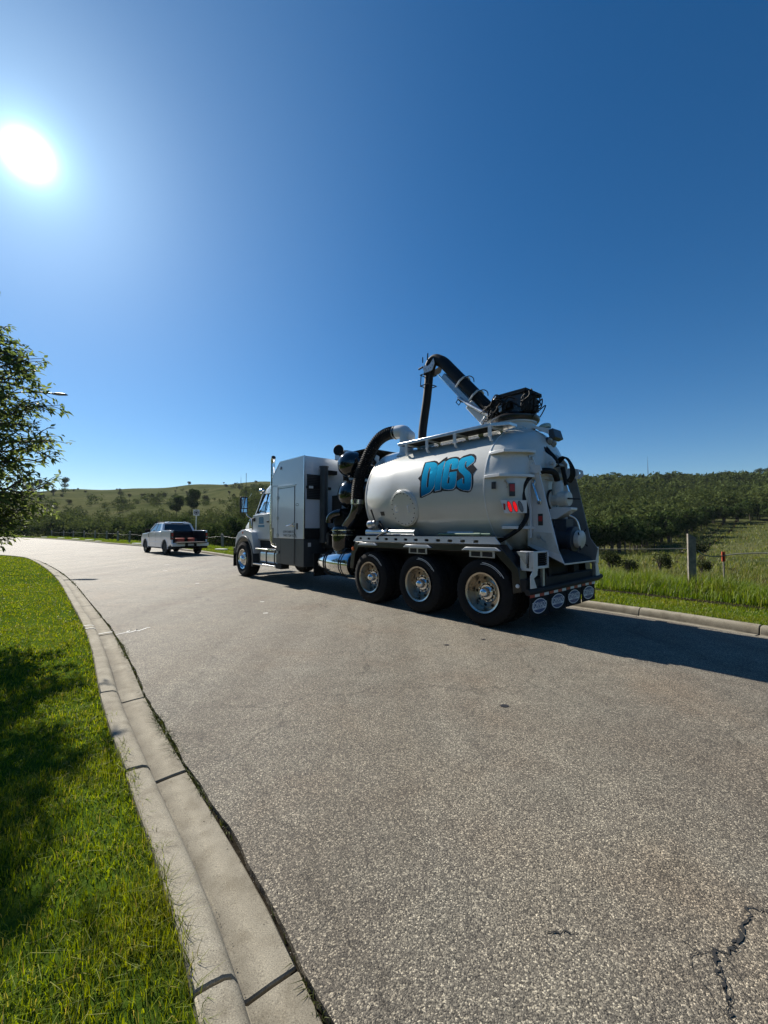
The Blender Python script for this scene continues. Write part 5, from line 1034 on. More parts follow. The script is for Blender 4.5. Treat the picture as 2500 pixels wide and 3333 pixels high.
# steps and side tank below the cab
P('side_tank', MB().prism([(y, z) for y, z in rrect(.62, 1.12, .50, .86, .08, 4)], 'x', 6.90, 8.02), 'alu', bevel=.01)
for x in (7.62, 7.1): P('side_tank_strap', MB().prism([(y, z) for y, z in rrect(.61, 1.13, .49, .87, .085, 4)], 'x', x-.02, x+.02), 'chassis')
P('upper_step', MB().bx(6.92, 8.22, .8, 1.20, .88, .925), 'alu', bevel=.012); P('upper_step_grip', MB().bx(7.1, 8.05, 1.195, 1.207, .895, .918), 'chrome'); P('lower_step', MB().bx(6.88, 8.40, .88, 1.21, .42, .475), 'alu', bevel=.014); P('lower_step_grip', MB().bx(7.0, 8.3, 1.206, 1.214, .435, .462), 'chrome')
P('step_pod', MB().bx(6.55, 6.88, .95, 1.2, .40, .54), 'chassis', bevel=.01); P('under_cab', MB().bx(7.0, 8.6, .5, .95, .9, 1.15), 'chassis', bevel=.02)
# ---- rear of the truck: boom pedestal, gussets, hooded rear door
def sup(cx, cy, hx, hy, z, e=2., n=36):
    o = []
    for k in range(n):
        a = 2*math.pi*k/n; c, s = math.cos(a), math.sin(a); o.append((cx+hx*math.copysign(abs(c)**(2/e), c), cy+hy*math.copysign(abs(s)**(2/e), s), z))
    return o
ped = P('boom_pedestal', MB().loft([sup(.13, 0, .345, .345, 3.345), sup(.13, 0, .345, .345, 3.22), sup(.10, 0, .37, .40, 3.12, 2.2), sup(.0, 0, .47, .62, 2.90, 2.6), sup(-.06, 0, .50, .80, 2.62, 3), sup(-.06, 0, .50, .86, 2.3, 3)]), 'white_tank', smooth=45)
P('pedestal_flange', MB().lathe([(.33, 3.335), (.375, 3.34), (.375, 3.365), (.33, 3.37)], (.13, 0, 0), (0, 0, 1), 40), 'white', ped); P('lifting_eye', plate([rrect(.50, .60, 3.12, 3.30, .045, 4), circ(.55, 3.255, .018, 12)], lambda a, b, t: (a, .42+t, b), .02), 'white', ped, smooth=20)
P('turntable', MB().lathe([(0, 3.37), (.40, 3.37), (.42, 3.40), (.42, 3.45), (.36, 3.48), (.30, 3.52), (0, 3.53)], (.13, 0, 0), (0, 0, 1), 40), 'black')
tur = P('turret', MB().prism([(-.17, 3.50), (.36, 3.50), (.52, 3.62), (.42, 3.86), (-.17, 3.86)], 'y', -.23, .23), 'black', bevel=.015)
P('turret_frame', MB().bx(-.24, .34, -.27, -.24, 3.82, 3.88).bx(-.24, .34, .24, .27, 3.82, 3.88).bx(-.24, -.20, -.27, .27, 3.82, 3.88).bx(.30, .34, -.27, .27, 3.82, 3.88).tube([(.34, .25, 3.86), (.50, .25, 3.70), (.52, .25, 3.5)], .018, 8), 'chassis', tur)
P('slew_motor', MB().lathe([(.0, 0), (.09, 0), (.1, .05), (.1, .22), (.06, .3), (0, .3)], (-.18, .16, 3.52), (-.1, 0, 1), 18).bx(-.30, -.14, -.05, .10, 3.50, 3.72), 'chassis', tur)
qq = random.Random(5)
for k in range(15):
    y = qq.uniform(-.24, .26); z = qq.uniform(3.52, 3.80); x = qq.uniform(-.22, -.12)
    P('hydraulic_line', MB().tube(smoothpath([(x, y, z), (x-qq.uniform(.06, .16), y+.03, z+qq.uniform(.0, .08)), (x-qq.uniform(.02, .14), y+.05, z-qq.uniform(.05, .16)), (x+.06, y+.04, z-qq.uniform(.06, .16))], .02), .011, 6), 'hose', tur)
for k in range(12):
    y = .24+qq.uniform(0, .05); x = qq.uniform(.0, .45); z = qq.uniform(3.52, 3.8)
    P('hydraulic_line', MB().tube(smoothpath([(x-.12, y, z), (x, y+.05, z+qq.uniform(-.05, .08)), (x+.14, y+.02, z-qq.uniform(.02, .14)), (x+.28, y-.02, z-qq.uniform(0, .12))], .03), .012, 6), 'hose', tur)
for k in range(5):
    x = .05+.08*k; P('valve_block', MB().bx(x, x+.06, .235, .30, 3.60-.02*k, 3.70-.015*k), 'steel' if k == 2 else 'chassis', tur, bevel=.006)
# ---- boom: steel beam under a black debris hose, elbow and hanging suction hose
bd = Vector((.672, 0, .741)); bn = Vector((.741, 0, -.672)); b0 = Vector((.44, 0, 3.52)); BR = Matrix.Rotation(-math.atan2(bd.z, bd.x), 3, 'Y')
at = lambda s, off=0., y=0.: b0+bd*s+bn*off+Vector((0, y, 0))
beam = P('boom_beam', MB().box(at(.98, .175), (1.55, .13, .095), BR), 'steel', bevel=.008, label='galvanised boom beam under the hose')
P('boom_root', MB().box(at(.42, .19), (.62, .20, .19), BR), 'white', beam, bevel=.012); P('boom_root_cap', MB().box(at(.16, .17), (.16, .24, .24), BR), 'white', beam, bevel=.02)
P('boom_cylinder', MB().tube([at(.05, .02, .20), at(.75, .20, .13)], .035, 12).tube([at(.75, .20, .13), at(1.05, .26, .1)], .018, 10), 'alu', beam); P('boom_rail', MB().tube([at(.55, .235, .07), at(1.85, .235, .07)], .013, 8).tube([at(.55, .235, -.07), at(1.85, .235, -.07)], .013, 8), 'chrome', beam)
P('boom_hose', ribbed([at(-.10, .02), at(.1), at(.5), at(.9), at(1.2)], .108, .004, .034), 'hose', smooth=20, label='ribbed black debris hose along the boom')
P('boom_sleeve', MB().tube(smoothpath([at(.74), at(1.2), at(1.7), at(1.95), (1.88, 0, 5.06), (2.00, 0, 5.12), (2.11, 0, 5.08), (2.17, 0, 4.96), (2.19, 0, 4.84)], .04), .118, 22), 'hose', label='smooth black sleeve and elbow at the boom tip')
P('suction_hose', MB().tube(smoothpath([(2.185, 0, 4.90), (2.20, 0, 4.70), (2.26, 0, 4.3), (2.34, 0, 3.9), (2.39, 0, 3.6), (2.41, 0, 3.24)], .05), .092, 20), 'hose', label='smooth suction hose hanging down from the boom tip')
for s_ in (.74, 1.22):
    mb = MB(); pts = [at(s_, .14, .125), at(s_, .0, .135), at(s_, -.10, .10), at(s_, -.13, .0), at(s_, -.10, -.10), at(s_, .0, -.135), at(s_, .14, -.125)]
    for a, b in zip(pts[:-1], pts[1:]): mb.tube([a, b], .020, 6)
    P('hose_saddle', mb, 'white', beam, smooth=20); P('saddle_guard', MB().tube(smoothpath([at(s_-.02, -.10, .09), at(s_-.06, -.18, .05), at(s_-.12, -.19, -.02), at(s_-.18, -.12, -.06)], .03), .010, 6), 'chassis', beam)
P('beam_latch', MB().box(at(1.02, .27), (.10, .10, .06), BR).tube([at(.94, .27, .06), at(.94, .36, .06), at(1.04, .36, .06), at(1.04, .27, .06)], .010, 6), 'chassis', beam); P('hose_reel_tube', MB().tube(smoothpath([at(.12, .12, .2), at(.02, .30, .26), at(-.08, .34, .26), at(-.2, .2, .24)], .03), .010, 6), 'hose', beam)
hv = [(.0, .0), (.20, .02), (.27, .14), (.24, .26), (.14, .16), (.06, .14), (-.02, .20), (-.07, .12)]
P('boom_head', plate([[(2.08-(a-.1), 4.84+b) for a, b in hv]]+[circ(2.08-(a-.1), 4.84+b, .014, 8) for a, b in ((.04, .06), (.10, .07), (.16, .08), (.21, .12), (.0, .10), (.22, .19))], lambda a, b, t: (a, .125+t, b), .014), 'steel', beam, smooth=20)
P('boom_head', plate([[(2.08-(a-.1), 4.84+b) for a, b in hv]], lambda a, b, t: (a, -.14+t, b), .014), 'steel', beam, smooth=20)
for z, hw in ((4.84, .17), (4.60, .15)): P('hose_guide', MB().tube([(2.10, .14, z), (2.32, .14, z)], .012, 6).tube([(2.10, -.14, z), (2.32, -.14, z)], .012, 6).tube([(2.10, -.14, z), (2.10, .14, z)], .012, 6).tube([(2.32, -.14, z), (2.32, .14, z)], .012, 6), 'chassis', beam)
P('guide_rod', MB().tube([(2.05, .13, 4.85), (2.10, .13, 4.60)], .014, 6).tube([(2.30, .13, 4.85), (2.32, .13, 4.60)], .010, 6).tube([(2.28, .1, 5.02), (2.40, .1, 5.0)], .02, 8).tube([(2.26, .12, 5.1), (2.26, .12, 5.22)], .012, 6).tube([(2.12, .12, 5.12), (2.11, .12, 5.26)], .014, 6), 'chassis', beam)
# ---- gussets, rear lamps bracket
for y in (.20, -.22):
    gp = [(-.06, 3.28), (-.20, 3.22), (-.33, 2.98), (-.50, 2.78), (-.64, 2.66), (-.70, 2.58), (-.70, 2.50), (-.64, 2.45), (-.56, 2.45), (-.50, 2.40), (-.30, 2.36), (-.06, 2.5)]
    P('gusset', plate([gp, [(-.30, 2.86), (-.37, 2.78), (-.30, 2.76)], [(-.36, 2.70), (-.45, 2.66), (-.42, 2.56), (-.38, 2.60)], [(-.46, 2.55), (-.56, 2.60), (-.50, 2.47)], circ(-.645, 2.55, .022, 12)], lambda a, b, t: (a, y+t, b), .02), 'white', ped, smooth=20)
P('hinge_pin', MB().tube([(-.645, -.28, 2.55), (-.645, .28, 2.55)], .026, 14), 'steel', ped)
P('beacon_bracket', MB().add([(-.14, .05, 3.30), (-.46, -.05, 3.20), (-.46, -.30, 3.20), (-.14, -.28, 3.30), (-.14, .05, 3.28), (-.46, -.05, 3.10), (-.46, -.30, 3.10), (-.14, -.28, 3.28)], [(0, 1, 2, 3), (7, 6, 5, 4), (0, 4, 5, 1), (1, 5, 6, 2), (2, 6, 7, 3), (3, 7, 4, 0)]), 'white', ped)
P('beacon', MB().lathe([(.10, 0), (.11, .02), (.105, .06), (.07, .085), (0, .09)], (-.36, -.14, 3.215), (.25, 0, 1), 24), 'beacon', label='pale green beacon dome at the tank rear'); P('lamp_box', MB().box((-.50, -.22, 3.10), (.10, .30, .17), Matrix.Rotation(.3, 3, 'Y')), 'charcoal', ped, bevel=.01)
for y, z in ((-.06, 2.985), (-.20, 2.96)): P('work_lamp', MB().lathe([(.02, -.04), (.062, -.02), (.068, .02), (.06, .03), (0, .032)], (-.46, y, z), (-1, .35, -.25), 20), 'charcoal', ped); P('lamp_lens', MB().lathe([(0, .033), (.052, .033), (.04, .038), (0, .04)], (-.46, y, z), (-1, .35, -.25), 18), 'clear_lens', ped)
for k, (dy, dz) in enumerate(((0, 0), (.05, .04), (-.05, .02), (.09, -.02))): P('rear_hose', MB().tube(smoothpath([(-.30, .02+dy, 3.12+dz), (-.42, .04+dy, 2.92), (-.52, .05+dy, 2.78), (-.62, .06+dy, 2.66), (-.66, .04+dy, 2.5+dz)], .04), .018 if k else .03, 8), 'hose', ped)
for k in range(4): P('rear_hose', MB().tube(smoothpath([(-.58, -.02-.05*k, 2.60), (-.70, -.03-.05*k, 2.68), (-.80, -.05-.05*k, 2.58-.02*k), (-.82, -.06-.05*k, 2.38), (-.74, -.06-.05*k, 2.25)], .03), .013, 6), 'hose', ped)
# ---- hooded rear door
hood = P('rear_hood', MB().add([], []).prism([(-.40, 1.24), (-.40, 2.38), (-.48, 2.44), (-.60, 2.45), (-.90, 1.18), (-.985, .985)], 'y', .548, .568), 'white', bevel=.004, label='white side plate of the rear hood')
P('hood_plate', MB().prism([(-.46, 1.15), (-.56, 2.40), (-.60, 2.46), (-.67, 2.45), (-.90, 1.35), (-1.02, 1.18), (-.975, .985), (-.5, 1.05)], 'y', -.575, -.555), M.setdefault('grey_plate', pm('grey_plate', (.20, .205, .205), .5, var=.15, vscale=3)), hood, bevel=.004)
P('hood_floor', MB().prism([(-.40, 1.235), (-.985, .98), (-.985, .965), (-.40, 1.215)], 'y', -.57, .548), 'charcoal', hood); P('hood_lip', MB().bx(-.99, -.98, -.57, .56, .972, .992), 'white', hood)
rd = P('rear_door', MB().prism([(-.49, 1.22), (-.49, 2.42), (-.53, 2.42), (-.55, 1.22)], 'y', -.54, .54), 'white_tank', bevel=.006); P('door_header', MB().bx(-.60, -.46, -.55, .55, 2.36, 2.43), 'white', rd, bevel=.008)
for y in (-.34, -.50): P('hinge_lug', plate([[(-.44, 2.42), (-.78, 2.34), (-.84, 2.40), (-.83, 2.48), (-.74, 2.52), (-.50, 2.52)], circ(-.77, 2.44, .026, 14)], lambda a, b, t: (a, y+t, b), .022), 'white', rd, smooth=20)
P('hinge_bracket', plate([[(-.30, 2.30), (-.30, 2.50), (-.44, 2.58), (-.56, 2.58), (-.58, 2.50), (-.66, 2.48), (-.68, 2.40), (-.60, 2.36), (-.46, 2.40), (-.40, 2.28)], circ(-.53, 2.53, .018, 10), circ(-.36, 2.47, .012, 8), circ(-.36, 2.34, .012, 8), circ(-.48, 2.46, .016, 10)], lambda a, b, t: (a, .60+t, b), .02), 'white', rd, smooth=20)
P('hood_reach_rail', MB().tube([(-.53, .60, 2.22), (-.53, .585, 2.22), (-.53, .61, 2.20), (-.615, .61, 1.93), (-.615, .585, 1.92)], .022, 12), 'chrome', hood); P('rail_foot', MB().bx(-.56, -.50, .568, .60, 2.17, 2.26).bx(-.65, -.59, .568, .60, 1.88, 1.96), 'chrome', hood, bevel=.006)
P('stain_plate', plate([[(-.46, 1.27), (-.46, 1.40), (-.52, 1.46), (-.80, 1.44), (-.90, 1.20), (-.93, 1.12)]], lambda a, b, t: (a, .569+t, b), .004), 'ral_dirty', hood, smooth=20); P('latch', MB().lathe([(.03, 0), (.03, .03), (0, .035)], (-.60, .573, 1.38), (0, 1, 0), 12).tube([(-.60, .60, 1.38), (-.72, .60, 1.30)], .008, 6), 'steel', hood)
P('warning_label', MB().bx(-.665, -.585, .5685, .5705, 1.555, 1.735), 'sticker_dark', hood); P('label_print', MB().bx(-.655, -.595, .571, .572, 1.62, 1.70), 'sticker_red', hood)
P('outlet_valve', MB().lathe([(.0, -.02), (.15, -.02), (.15, .02), (.10, .03), (.10, .12), (.125, .13), (.125, .27), (.11, .29), (0, .295)], (-.56, .06, 1.98), (-1, 0, 0), 28).lathe([(.085, 0), (.085, .22), (.06, .26), (0, .27)], (-.66, .06, 2.02), (0, 0, 1), 20), 'ral_dirty', rd); P('valve_flange', MB().lathe([(.0, 0), (.17, 0), (.17, .03), (0, .03)], (-.55, .06, 1.98), (-1, 0, 0), 24), 'chassis', rd); P('valve_handle', MB().tube([(-.86, .14, 1.98), (-.90, -.02, 1.98), (-.94, -.10, 1.98)], .012, 6), 'chassis', rd)
P('rear_hose', MB().tube(smoothpath([(-.52, .50, 2.38), (-.62, .40, 2.42), (-.68, .22, 2.40), (-.67, .10, 2.30), (-.66, .06, 2.20)], .04), .048, 12), 'hose', rd)
P('lift_cylinder', MB().tube([(-.66, -.12, 2.52), (-.71, -.14, 2.22)], .035, 12), 'chassis', rd); P('lift_rod', MB().tube([(-.71, -.14, 2.24), (-.76, -.16, 2.05)], .018, 10), 'chrome', rd); P('door_shelf', MB().prism([(-.55, 1.86), (-.90, 1.84), (-.90, 1.80), (-.66, 1.66), (-.55, 1.66)], 'y', -.10, .13), 'white', rd, bevel=.006)
P('dump_valve', MB().lathe([(0, 0), (.22, 0), (.22, .05), (.18, .07), (.18, .26), (.20, .27), (.20, .32), (.12, .34), (.12, .36)], (-.56, -.06, 1.36), (-1, 0, -.06), 28).bx(-.80, -.6, -.16, .08, 1.44, 1.66), M.setdefault('valve_blue', pm('valve_blue', (.022, .030, .048), .45, var=.2)), rd); P('dump_valve_cap', MB().lathe([(.14, 0), (.14, .07), (.12, .085), (0, .09)], (-.90, -.07, 1.34), (-1, 0, -.06), 26), 'ral_dirty', rd)
for k in range(4): a = .6+k*math.pi/2; P('cap_lug', MB().tube([(-.97, -.07+.12*math.cos(a), 1.335+.12*math.sin(a)), (-.99, -.07+.19*math.cos(a), 1.335+.19*math.sin(a))], .011, 6), 'chassis', rd)
P('grab_pipe', MB().tube(smoothpath([(-.62, -.02, 1.78), (-.70, -.10, 1.74), (-.80, -.24, 1.66), (-.84, -.28, 1.5), (-.85, -.28, 1.36)], .04), .022, 10), 'alu', rd)
# ---- steps, lamp bar, wiring at the tank shoulder
def curved_step(z, pts):
    inner = [(x+.10, y-.14) for x, y in pts]; n = len(pts); vs = [(x, y, z) for x, y in pts]+[(x, y, z) for x, y in inner]+[(x, y, z-.045) for x, y in pts]+[(x, y, z-.03) for x, y in inner]
    fs = [(i, i+1, n+i+1, n+i) for i in range(n-1)]+[(2*n+i, 3*n+i, 3*n+i+1, 2*n+i+1) for i in range(n-1)]+[(i, 2*n+i, 2*n+i+1, i+1) for i in range(n-1)]+[(0, n, 3*n, 2*n), (n-1, 3*n-1, 4*n-1, 2*n-1)]
    return P('shoulder_step', MB().add(vs, fs), 'white', bevel=.004)
curved_step(2.735, [(.0, .98), (-.30, 1.04), (-.53, .70), (-.56, .56)]); curved_step(2.345, [(.0, 1.13), (-.29, 1.16), (-.53, .78), (-.56, .60)]); curved_step(1.545, [(-.22, 1.0), (-.42, .90), (-.50, .68), (-.52, .56)])
A_, B_ = Vector((-.265, 1.05, 0)), Vector((-.535, .83, 0)); dv_ = B_-A_; nv_ = Vector((dv_.y, -dv_.x, 0)).normalized()
if nv_.x > 0: nv_ = -nv_
lb = lambda u, z, t: A_+dv_*u+nv_*t+Vector((0, 0, z))
lp = P('lamp_bar', plate([[(-.10, 1.945), (1.02, 1.935), (1.02, 1.742), (.08, 1.738)]], lambda a, b, t: lb(a, b, t), .03), 'white', smooth=20)
for u, mt, lab in ((.30, 'red_lamp', 'lit red oval tail lamp'), (.53, 'red_lamp', 'lit red oval tail lamp beside the clear one'), (.76, 'clear_lens', 'clear oval reversing lamp')):
    def oval(ru, rz, t0, t1):
        n = 20; v = []
        for t in (t0, t1): v += [lb(u+ru*math.cos(2*math.pi*k/n)-.06*math.sin(2*math.pi*k/n)*rz/.08, 1.84+rz*math.sin(2*math.pi*k/n), t) for k in range(n)]
        return MB().add(v, [tuple(range(n)), tuple(range(2*n-1, n-1, -1))]+[(k, (k+1) % n, n+(k+1) % n, n+k) for k in range(n)])
    P('lamp_bezel', oval(.095, .088, .03, .036), 'sticker_dark', lp); P('tail_lamp', oval(.072, .078, .036, .045), mt, lp, label=lab)
P('side_reflector', plate([[(.02, 1.89), (.12, 1.885), (.12, 1.79), (.05, 1.79)]], lambda a, b, t: lb(a, b, .03+t), .006), 'red_lens', lp, smooth=0)
for s_ in (1,):
    P('lamp_bar', MB().bx(-.46, -.43, -1.02, -.6, 1.74, 1.94), 'white')
P('wiring_loom', MB().tube(smoothpath([(-.50, .62, 2.32), (-.47, .72, 2.22), (-.44, .76, 2.05), (-.50, .74, 1.75), (-.46, .82, 1.56), (-.32, .90, 1.42), (-.12, .98, 1.30)], .05), .036, 10), 'hose', label='black wiring loom running down the tank shoulder')
P('wiring_loom', MB().tube(smoothpath([(-.40, .60, 2.66), (-.36, .70, 2.60), (-.36, .74, 2.45), (-.40, .70, 2.36)], .03), .013, 8), 'hose'); P('junction_box', MB().bx(-.48, -.38, .52, .62, 2.56, 2.66).bx(-.52, -.48, .50, .58, 2.58, 2.64), 'steel', bevel=.008)
patch(-.19, -.11, -.03, .08, .004, 'shoulder_label', 'sticker_dark')
P('shoulder_label', MB().box((-.385, .965, 2.10), (.006, .09, .20), Matrix.Rotation(-.62, 3, 'Z')), 'sticker_dark'); P('label_print', MB().box((-.389, .968, 2.13), (.004, .075, .11), Matrix.Rotation(-.62, 3, 'Z')), 'sticker_red')
P('shoulder_hook', MB().tube(smoothpath([(-.26, 1.0, 2.22), (-.31, 1.01, 2.24), (-.33, .99, 2.18), (-.30, .99, 2.13)], .02), .018, 8), 'steel')
P('rear_ring', MB().prism([(-.46, 1.36), (-.46, 2.36), (-.50, 2.36), (-.50, 1.36)], 'y', .60, .66), 'white')
# ---- rear frame, lamp boxes, bumper, flaps
P('rear_deck', MB().prism([(-.10, 1.15), (-.60, 1.12), (-.66, .98), (-.66, .90), (-.10, .98)], 'y', -1.2, 1.0), 'chassis', bevel=.008); P('rear_crossbeam', MB().bx(-.74, -.56, -1.20, 1.20, .60, .78), 'chassis', bevel=.012); P('rear_panel', MB().bx(-.60, -.56, -.8, .66, .76, 1.0), 'chassis')
P('bumper_bar', MB().tube([(-.76, 1.22, .605), (-.79, 1.0, .615), (-.79, -1.1, .64), (-.76, -1.30, .655)], .045, 14), 'chassis')
for s_ in (1, -1):
    yb = (.67, 1.13) if s_ > 0 else (-1.13, -.70)
    lbx = P('lamp_cage', MB().bx(-.80, -.765, yb[0], yb[0]+.035, .93, 1.18).bx(-.80, -.765, yb[0], yb[1], .93, .965).bx(-.80, -.765, yb[0], yb[1], 1.155, 1.18).bx(-.81, -.60, yb[1]-.12 if s_ > 0 else yb[0], yb[1] if s_ > 0 else yb[0]+.12, .90, 1.18), 'white', bevel=.004)
    mb = MB()
    for k in range(6): mb.box((-.772, sum(yb)/2-.03*s_, .985+k*.03), (.05, .34, .008), Matrix.Rotation(.5, 3, 'Y'))
    P('cage_louvre', mb, 'chassis', lbx, smooth=0); P('cage_back', MB().bx(-.74, -.70, yb[0], yb[1], .94, 1.17), 'chassis', lbx)
    P('cage_bracket', MB().prism([(yb[1]-.03, .92), (yb[1]-.13, .92), (yb[1]-.12, .84), (yb[1]-.02, .80), (yb[1]-.10, .66), (yb[1]+.06, .66), (yb[1]+.06, .84)] if s_ > 0 else [(yb[0]+.03, .92), (yb[0]+.13, .92), (yb[0]+.1, .66), (yb[0]-.06, .66)], 'x', -.80, -.785), 'white', lbx); P('cage_stay', MB().bx(-.775, -.74, yb[0]+.08, yb[0]+.14, .66, .93), 'steel', lbx); P('cage_web', MB().prism([(yb[0]+.06, .88), (yb[0]-.06, .70), (yb[0]-.06, .66), (yb[0]+.06, .66)], 'x', -.78, -.77), 'chassis', lbx)
P('fender_bracket', MB().add([(-.585, 1.20, 1.175), (-.74, 1.20, 1.17), (-.72, 1.20, 1.00), (-.585, 1.02, 1.175), (-.74, 1.02, 1.17), (-.72, 1.02, 1.0)], [(0, 1, 2), (5, 4, 3), (0, 3, 4, 1), (1, 4, 5, 2), (2, 5, 3, 0)]), 'steel')
P('rear_reflector', MB().lathe([(.035, 0), (.03, .012), (0, .016)], (-.765, 1.17, .585), (-1, .3, 0), 16), 'red_lens', label='round red reflector at the bumper end')
for k, (ya, yb) in enumerate(((1.205, .665), (.645, .105), (.085, -.435), (-.475, -.99))):
    fl = P('rear_flap', MB().bx(-.785, -.775, ya, yb, .25+k*.01, .575+k*.006), 'rubber', bevel=.004, label=['outer mud flap at the driver side', 'second mud flap from the driver side', 'third mud flap from the driver side', 'mud flap nearest the verge'][k])
    for j in range(4):
        w_ = (yb-ya)/4; P('reflective_tape', MB().bx(-.790, -.786, ya+w_*j+.006*(j == 0)*-1, ya+w_*(j+1), .530+k*.006, .573+k*.006), 'red_tape' if j % 2 == 0 else 'white_print', fl)
    cy, cz = (ya+yb)/2, .395+k*.008
    def el(ry, rz, t, mat, name, lo=-1., hi=1.):
        pts = [(ry*math.cos(2*math.pi*i/40), rz*max(lo, min(hi, math.sin(2*math.pi*i/40)))) for i in range(40)]; v, tri = cdt([pts]); P(name, MB().add([(-.7855-t, cy-a, cz+b) for a, b in v], tri), mat, fl, smooth=0, fix=False)
    el(.205, .108, .001, 'white_print', 'flap_logo'); el(.187, .096, .002, 'navy', 'flap_logo'); el(.202, .105, .003, 'white_print', 'flap_logo', -.42, .06-.22)
    for txt, sz, dz, mt in (('TORNADO', .088, .018, 'white_print'), ('HYDROVACS', .028, -.031, 'navy')):
        v, f = text2d(txt, sz, .0022 if sz > .05 else .0004); P('flap_lettering', MB().add([(-.7895-.0008, cy-a*.92, cz+dz+b*(1.1 if sz > .05 else 1)) for a, b in v], f), mt, fl, smooth=0, fix=False)
# ---- loose gear lying on the deck
def on_truck(name, mb, mat, label, cat, **kw):
    o = obj(name, mb, mat, None, **kw); o.location = truck.location; o.rotation_euler = truck.rotation_euler; return tag(o, label, cat)
tb = MB(); tb.lathe([(.052, 0), (.072, .0), (.072, .03), (.062, .032), (.062, 1.38), (.07, 1.39), (.07, 1.42), (.052, 1.42), (.052, 0)], (1.56, 1.06, 1.432), (1, 0, 0), 28)
on_truck('suction_tube', tb, 'alu', 'shiny metal suction tube lying on the deck beside the tank', 'tube')
on_truck('tie_strap', MB().tube(smoothpath([(2.30, 1.14, 1.44), (2.33, 1.06, 1.515), (2.30, .96, 1.46), (2.38, 1.20, 1.40), (2.48, 1.235, 1.33)], .03), .014, 6), 'chassis', 'black strap holding the metal tube to the deck', 'strap')
on_truck('water_lance', MB().tube([(.95, 1.13, 1.41), (-.10, 1.13, 1.415)], .022, 12).tube([(.20, 1.13, 1.412), (.08, 1.13, 1.414)], .03, 12), M.setdefault('lance_green', pm('lance_green', (.05, .12, .085), .4)), 'green water lance lying on the deck at the tank rear', 'lance')

# ------------------------------------------------------------------ pickup
PT = tag(empty('pickup', (-12.0, 24.75, 0), R_(90+45)), 'white crew cab pickup parked at the kerb with its tailgate down', 'pickup')
def K(name, mb, mat, parent=None, **kw): return obj(name, mb, mat, parent or PT, **kw)
M['pwhite'] = pm('pickup_paint', (.74, .76, .80), .18, var=.02, vscale=1, coat=.8)
M['plastic'] = pm('black_plastic', (.010, .010, .011), .8, spec=.2)
M['rim_dark'] = pm('black_rim', (.02, .02, .022), .3, coat=.4)
def arch(cx, r, a0, a1, n=12): return [(cx+r*math.cos(R_(a0+(a1-a0)*k/n)), .40+r*math.sin(R_(a0+(a1-a0)*k/n))) for k in range(n+1)]
side = [(-1.14, .62), (-1.14, 1.40), (.62, 1.40), (.66, 1.335), (2.95, 1.32), (3.25, 1.27), (4.35, 1.20), (4.55, 1.02), (4.60, .62), (4.52, .42)]+arch(3.68, .50, 0, 180)+[(3.12, .40), (.55, .40)]+arch(0, .50, 0, 180)+[(-.56, .48)]
